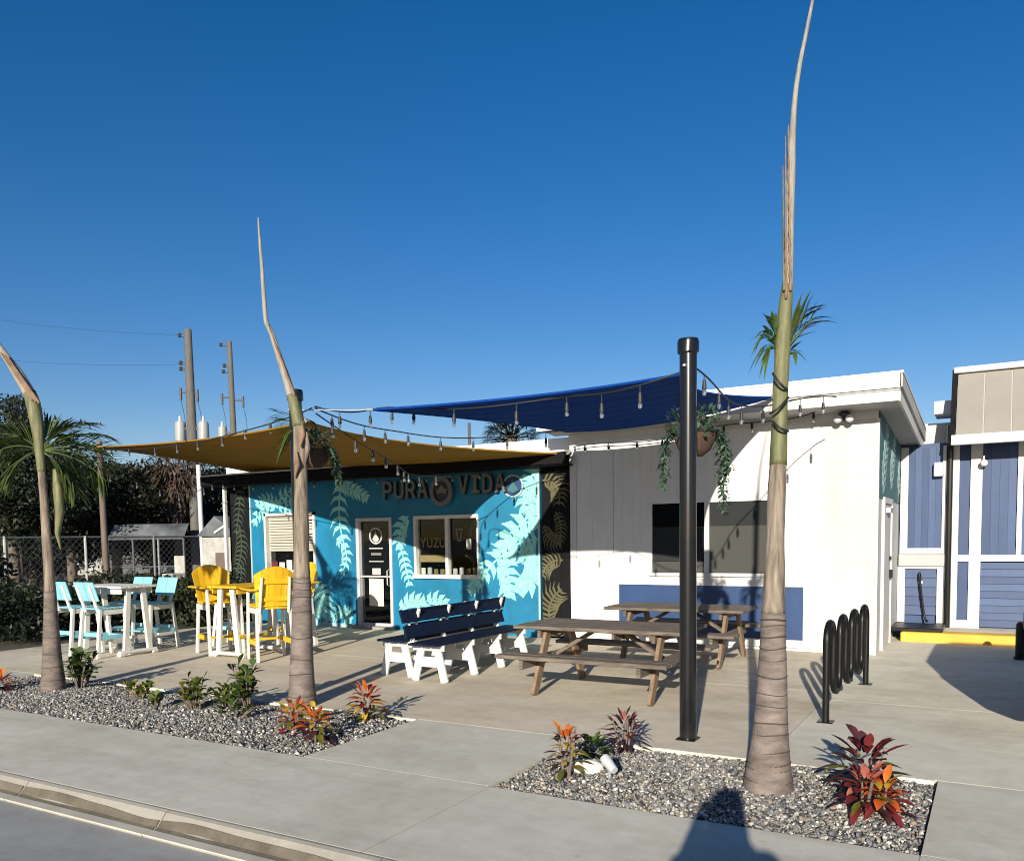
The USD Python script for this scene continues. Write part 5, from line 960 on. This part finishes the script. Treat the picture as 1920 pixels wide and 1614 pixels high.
obj('roof', Mb(bar((1.25, -.2, z1 - .45), (-.5, -.2, z2 + .12), .3, .16, up=(0, 0, 1)), bar((-1.5, -.2, z1), (-.5, -.2, z2 + .12), .3, .16)), M['white_trim'], hh); obj('window', box(-.5, .2, -.03, .0, .9, 1.7), M['screen_black'], hh)
# pale garden things beyond the fence
def bits(u, v, d, label, kind, cat, size, m):
    c = D(u, v, d); t = thing(kind, label, cat, (c[0], c[1], c[2] - size / 2)); r = random.Random(u); return t, r
t, r = bits(325, 1060, 22, 'pale garden chair beyond the fence', 'garden_chair', 'chair', .5, None); c = D(325, 1060, 22); zz = float(c[2]) - .25
obj('seat', cbox(-.2, .2, -.2, .2, .0, .04), M['house_white'], t); obj('backrest', cbox(-.2, .2, .18, .22, .04, .5, .03), M['house_white'], t)
for sx in (-.18, .18):
    for sy in (-.18, .18): obj('leg', bar((sx, sy, -zz), (sx, sy, 0), .04, .04, up=(1, 0, 0)), M['house_white'], t)
c = D(415, 1060, 23); t = thing('shed', 'small pale shed with grey roof behind the white awning post', 'shed', (c[0], c[1], 0)); z = float(D(415, 1005, 23)[2])
obj('wall', box(-.75, .75, 0, 1.2, 0, z), M['house_white'], t); obj('roof', prism_xz(Polygon([(-.85, z), (.85, z), (-.1, z + .55)]), -.1, 1.3), M['canopy_grey'], t); obj('door', box(-.2, .3, -.02, -.001, 0, z * .75), M['pole_brown'], t)
c = D(880, 820, 40); vp = obj('vent_pole', tube([(c[0], c[1], 0), (c[0], c[1], float(D(880, 793, 40)[2]))], .07, 8), M['pole_gear'], None, 40); tag(vp, 'distant thin pole showing above the stand roof', 'pole')

# ------------------------------------------------------------------ what throws the long shadows from outside the picture: a parked car, and the photographer
cx0, cy0 = .30, 7.72
prof = [(.0, .42), (.0, .9), (.04, 1.10), (.10, 1.45), (.22, 1.60), (.45, 1.66), (2.4, 1.66), (2.75, 1.60), (3.35, 1.12), (4.3, .98), (4.55, .8), (4.6, .42), (4.5, .28), (.1, .28)]
car = thing('parked_car', 'dark estate car parked just outside the right of the picture', 'car', (cx0, cy0, 0)); pg = Polygon(prof).buffer(.05).buffer(-.02)
body = trimesh.creation.extrude_polygon(pg, 1.72, engine='earcut'); v = body.vertices.copy(); v = v * [1, .87, .93]; tp = 1 - .12 * np.clip((v[:, 1] - 1.0) / .65, 0, 1); body.vertices = np.stack([v[:, 0], .80 + (v[:, 2] - .80) * tp, v[:, 1]], 1); body.fix_normals()
obj('body', body, M['car_paint'], car)
for x in (.85, 3.7):
    for y in (-.005, 1.41):
        wv = trimesh.creation.cylinder(radius=.31, height=.2, sections=24); wv.apply_transform(trimesh.transformations.rotation_matrix(math.pi / 2, [1, 0, 0])); wv.apply_translation((x, y + .1, .31)); obj('wheel', wv, M['tyre'], car)
for y in (-.02, 1.62): obj('side_window', prism_xz(Polygon([(.30, 1.02), (3.0, 1.02), (2.6, 1.3), (.40, 1.3)]), y - .004 + (.10 if y < 0 else -.10), y + .004 + (.10 if y < 0 else -.10)), M['screen_black'], car)
for y in (.12, 1.5): obj('tail_lamp', cbox(-.055, .01, y, y + .14, .72, .88), M['maroon'], car)
for y in (.12, 1.5): obj('headlight', cbox(4.55, 4.63, y, y + .16, .58, .7), M['letter_face'], car)
# photographer
import manifold3d as m3
def ball(p, r): return m3.Manifold.sphere(r, 20).translate([float(x) for x in p])
def chain(js): 
    return [m3.Manifold.batch_hull([ball(*a), ball(*b)]) for a, b in zip(js, js[1:])]
pz = -.105; fx = F0; rx_ = R0; C0 = np.array([0.045, -.26, 0])
def at(a, f, z): return C0 + rx_ * a + fx * f + np.array([0, 0, z + pz])
parts_ = []
for sgn in (-1, 1):
    parts_ += chain([(at(sgn * .10, 0, .93), .095), (at(sgn * .105, .01, .50), .06), (at(sgn * .11, -.02, .09), .042), ]); parts_ += chain([(at(sgn * .11, -.04, .045), .045), (at(sgn * .13, .17, .03), .033)])
    parts_ += chain([(at(sgn * .21, -.02, 1.45), .08), (at(sgn * .24, .10, 1.20), .062), (at(sgn * .10, .19, 1.60), .038), (at(sgn * .09, .20, 1.66), .03)])
parts_ += [m3.Manifold.batch_hull([ball(at(-.10, 0, .95), .11), ball(at(.10, 0, .95), .11), ball(at(-.09, 0, 1.15), .105), ball(at(.09, 0, 1.15), .105)]), m3.Manifold.batch_hull([ball(at(-.11, 0, 1.10), .12), ball(at(.11, 0, 1.10), .12), ball(at(-.18, -.01, 1.44), .085), ball(at(.18, -.01, 1.44), .085)])]
parts_ += chain([(at(0, -.01, 1.48), .085), (at(0, .0, 1.60), .066)]); parts_.append(m3.Manifold.batch_hull([ball(at(sg_ * a_, -.02, z_), r_) for sg_ in (-1, 1) for a_, z_, r_ in ((.19, 1.45, .08), (.23, 1.18, .085), (.15, .98, .11))])); parts_ += [m3.Manifold.batch_hull([ball(at(0, -.01, 1.735), .098), ball(at(0, .02, 1.65), .065), ball(at(0, -.02, 1.76), .095)]), ball(at(0, .105, 1.69), .018)]
for sgn in (-1, 1):
    parts_.append(m3.Manifold.batch_hull([ball(at(sgn * .20, 0, 1.40), .06), ball(at(sgn * .22, .09, 1.22), .05), ball(at(sgn * .10, .17, 1.56), .034), ball(at(sgn * .05, .02, 1.50), .05)]))
    parts_.append(ball(at(sgn * .095, 0, 1.69), .025))
    for k in range(4): parts_ += chain([(at(sgn * (.085 - .0), .205, 1.70 - k * .02), .010), (at(sgn * .075, .235, 1.705 - k * .02), .009), (at(sgn * .05, .222, 1.705 - k * .02), .008)])
    parts_ += chain([(at(sgn * .08, .195, 1.69), .012), (at(sgn * .06, .185, 1.71), .010)])
bm = m3.Manifold.batch_boolean(parts_, m3.OpType.Add).refine_to_length(.03); mm = bm.to_mesh(); bt_ = trimesh.Trimesh(mm.vert_properties[:, :3], mm.tri_verts); trimesh.smoothing.filter_taubin(bt_, iterations=6)
ph = thing('person', 'person in dark clothes holding up a phone, seen only by their shadow', 'person', tuple(C0)); obj('body', bt_, M['cloth'], ph, True, C0)
hr = m3.Manifold.batch_hull([ball(at(0, -.035, 1.77), .108), ball(at(0, -.05, 1.70), .105), ball(at(-.07, -.05, 1.54), .06), ball(at(.07, -.05, 1.54), .06)]).to_mesh(); obj('hair', trimesh.Trimesh(hr.vert_properties[:, :3], hr.tri_verts), M['hair'], ph, True, C0)
phn = thing('phone', 'phone held in both hands of the photographer', 'phone', tuple(EYE)); pm = cbox(-.075, .075, -.006, .006, -.036, .036, .004); Mx = np.eye(4); Mx[:3, 0] = CR; Mx[:3, 1] = CF; Mx[:3, 2] = CU; pm.apply_transform(Mx); pm.apply_translation(-CF * .02); obj('case', pm, M['rack_black'], phn)
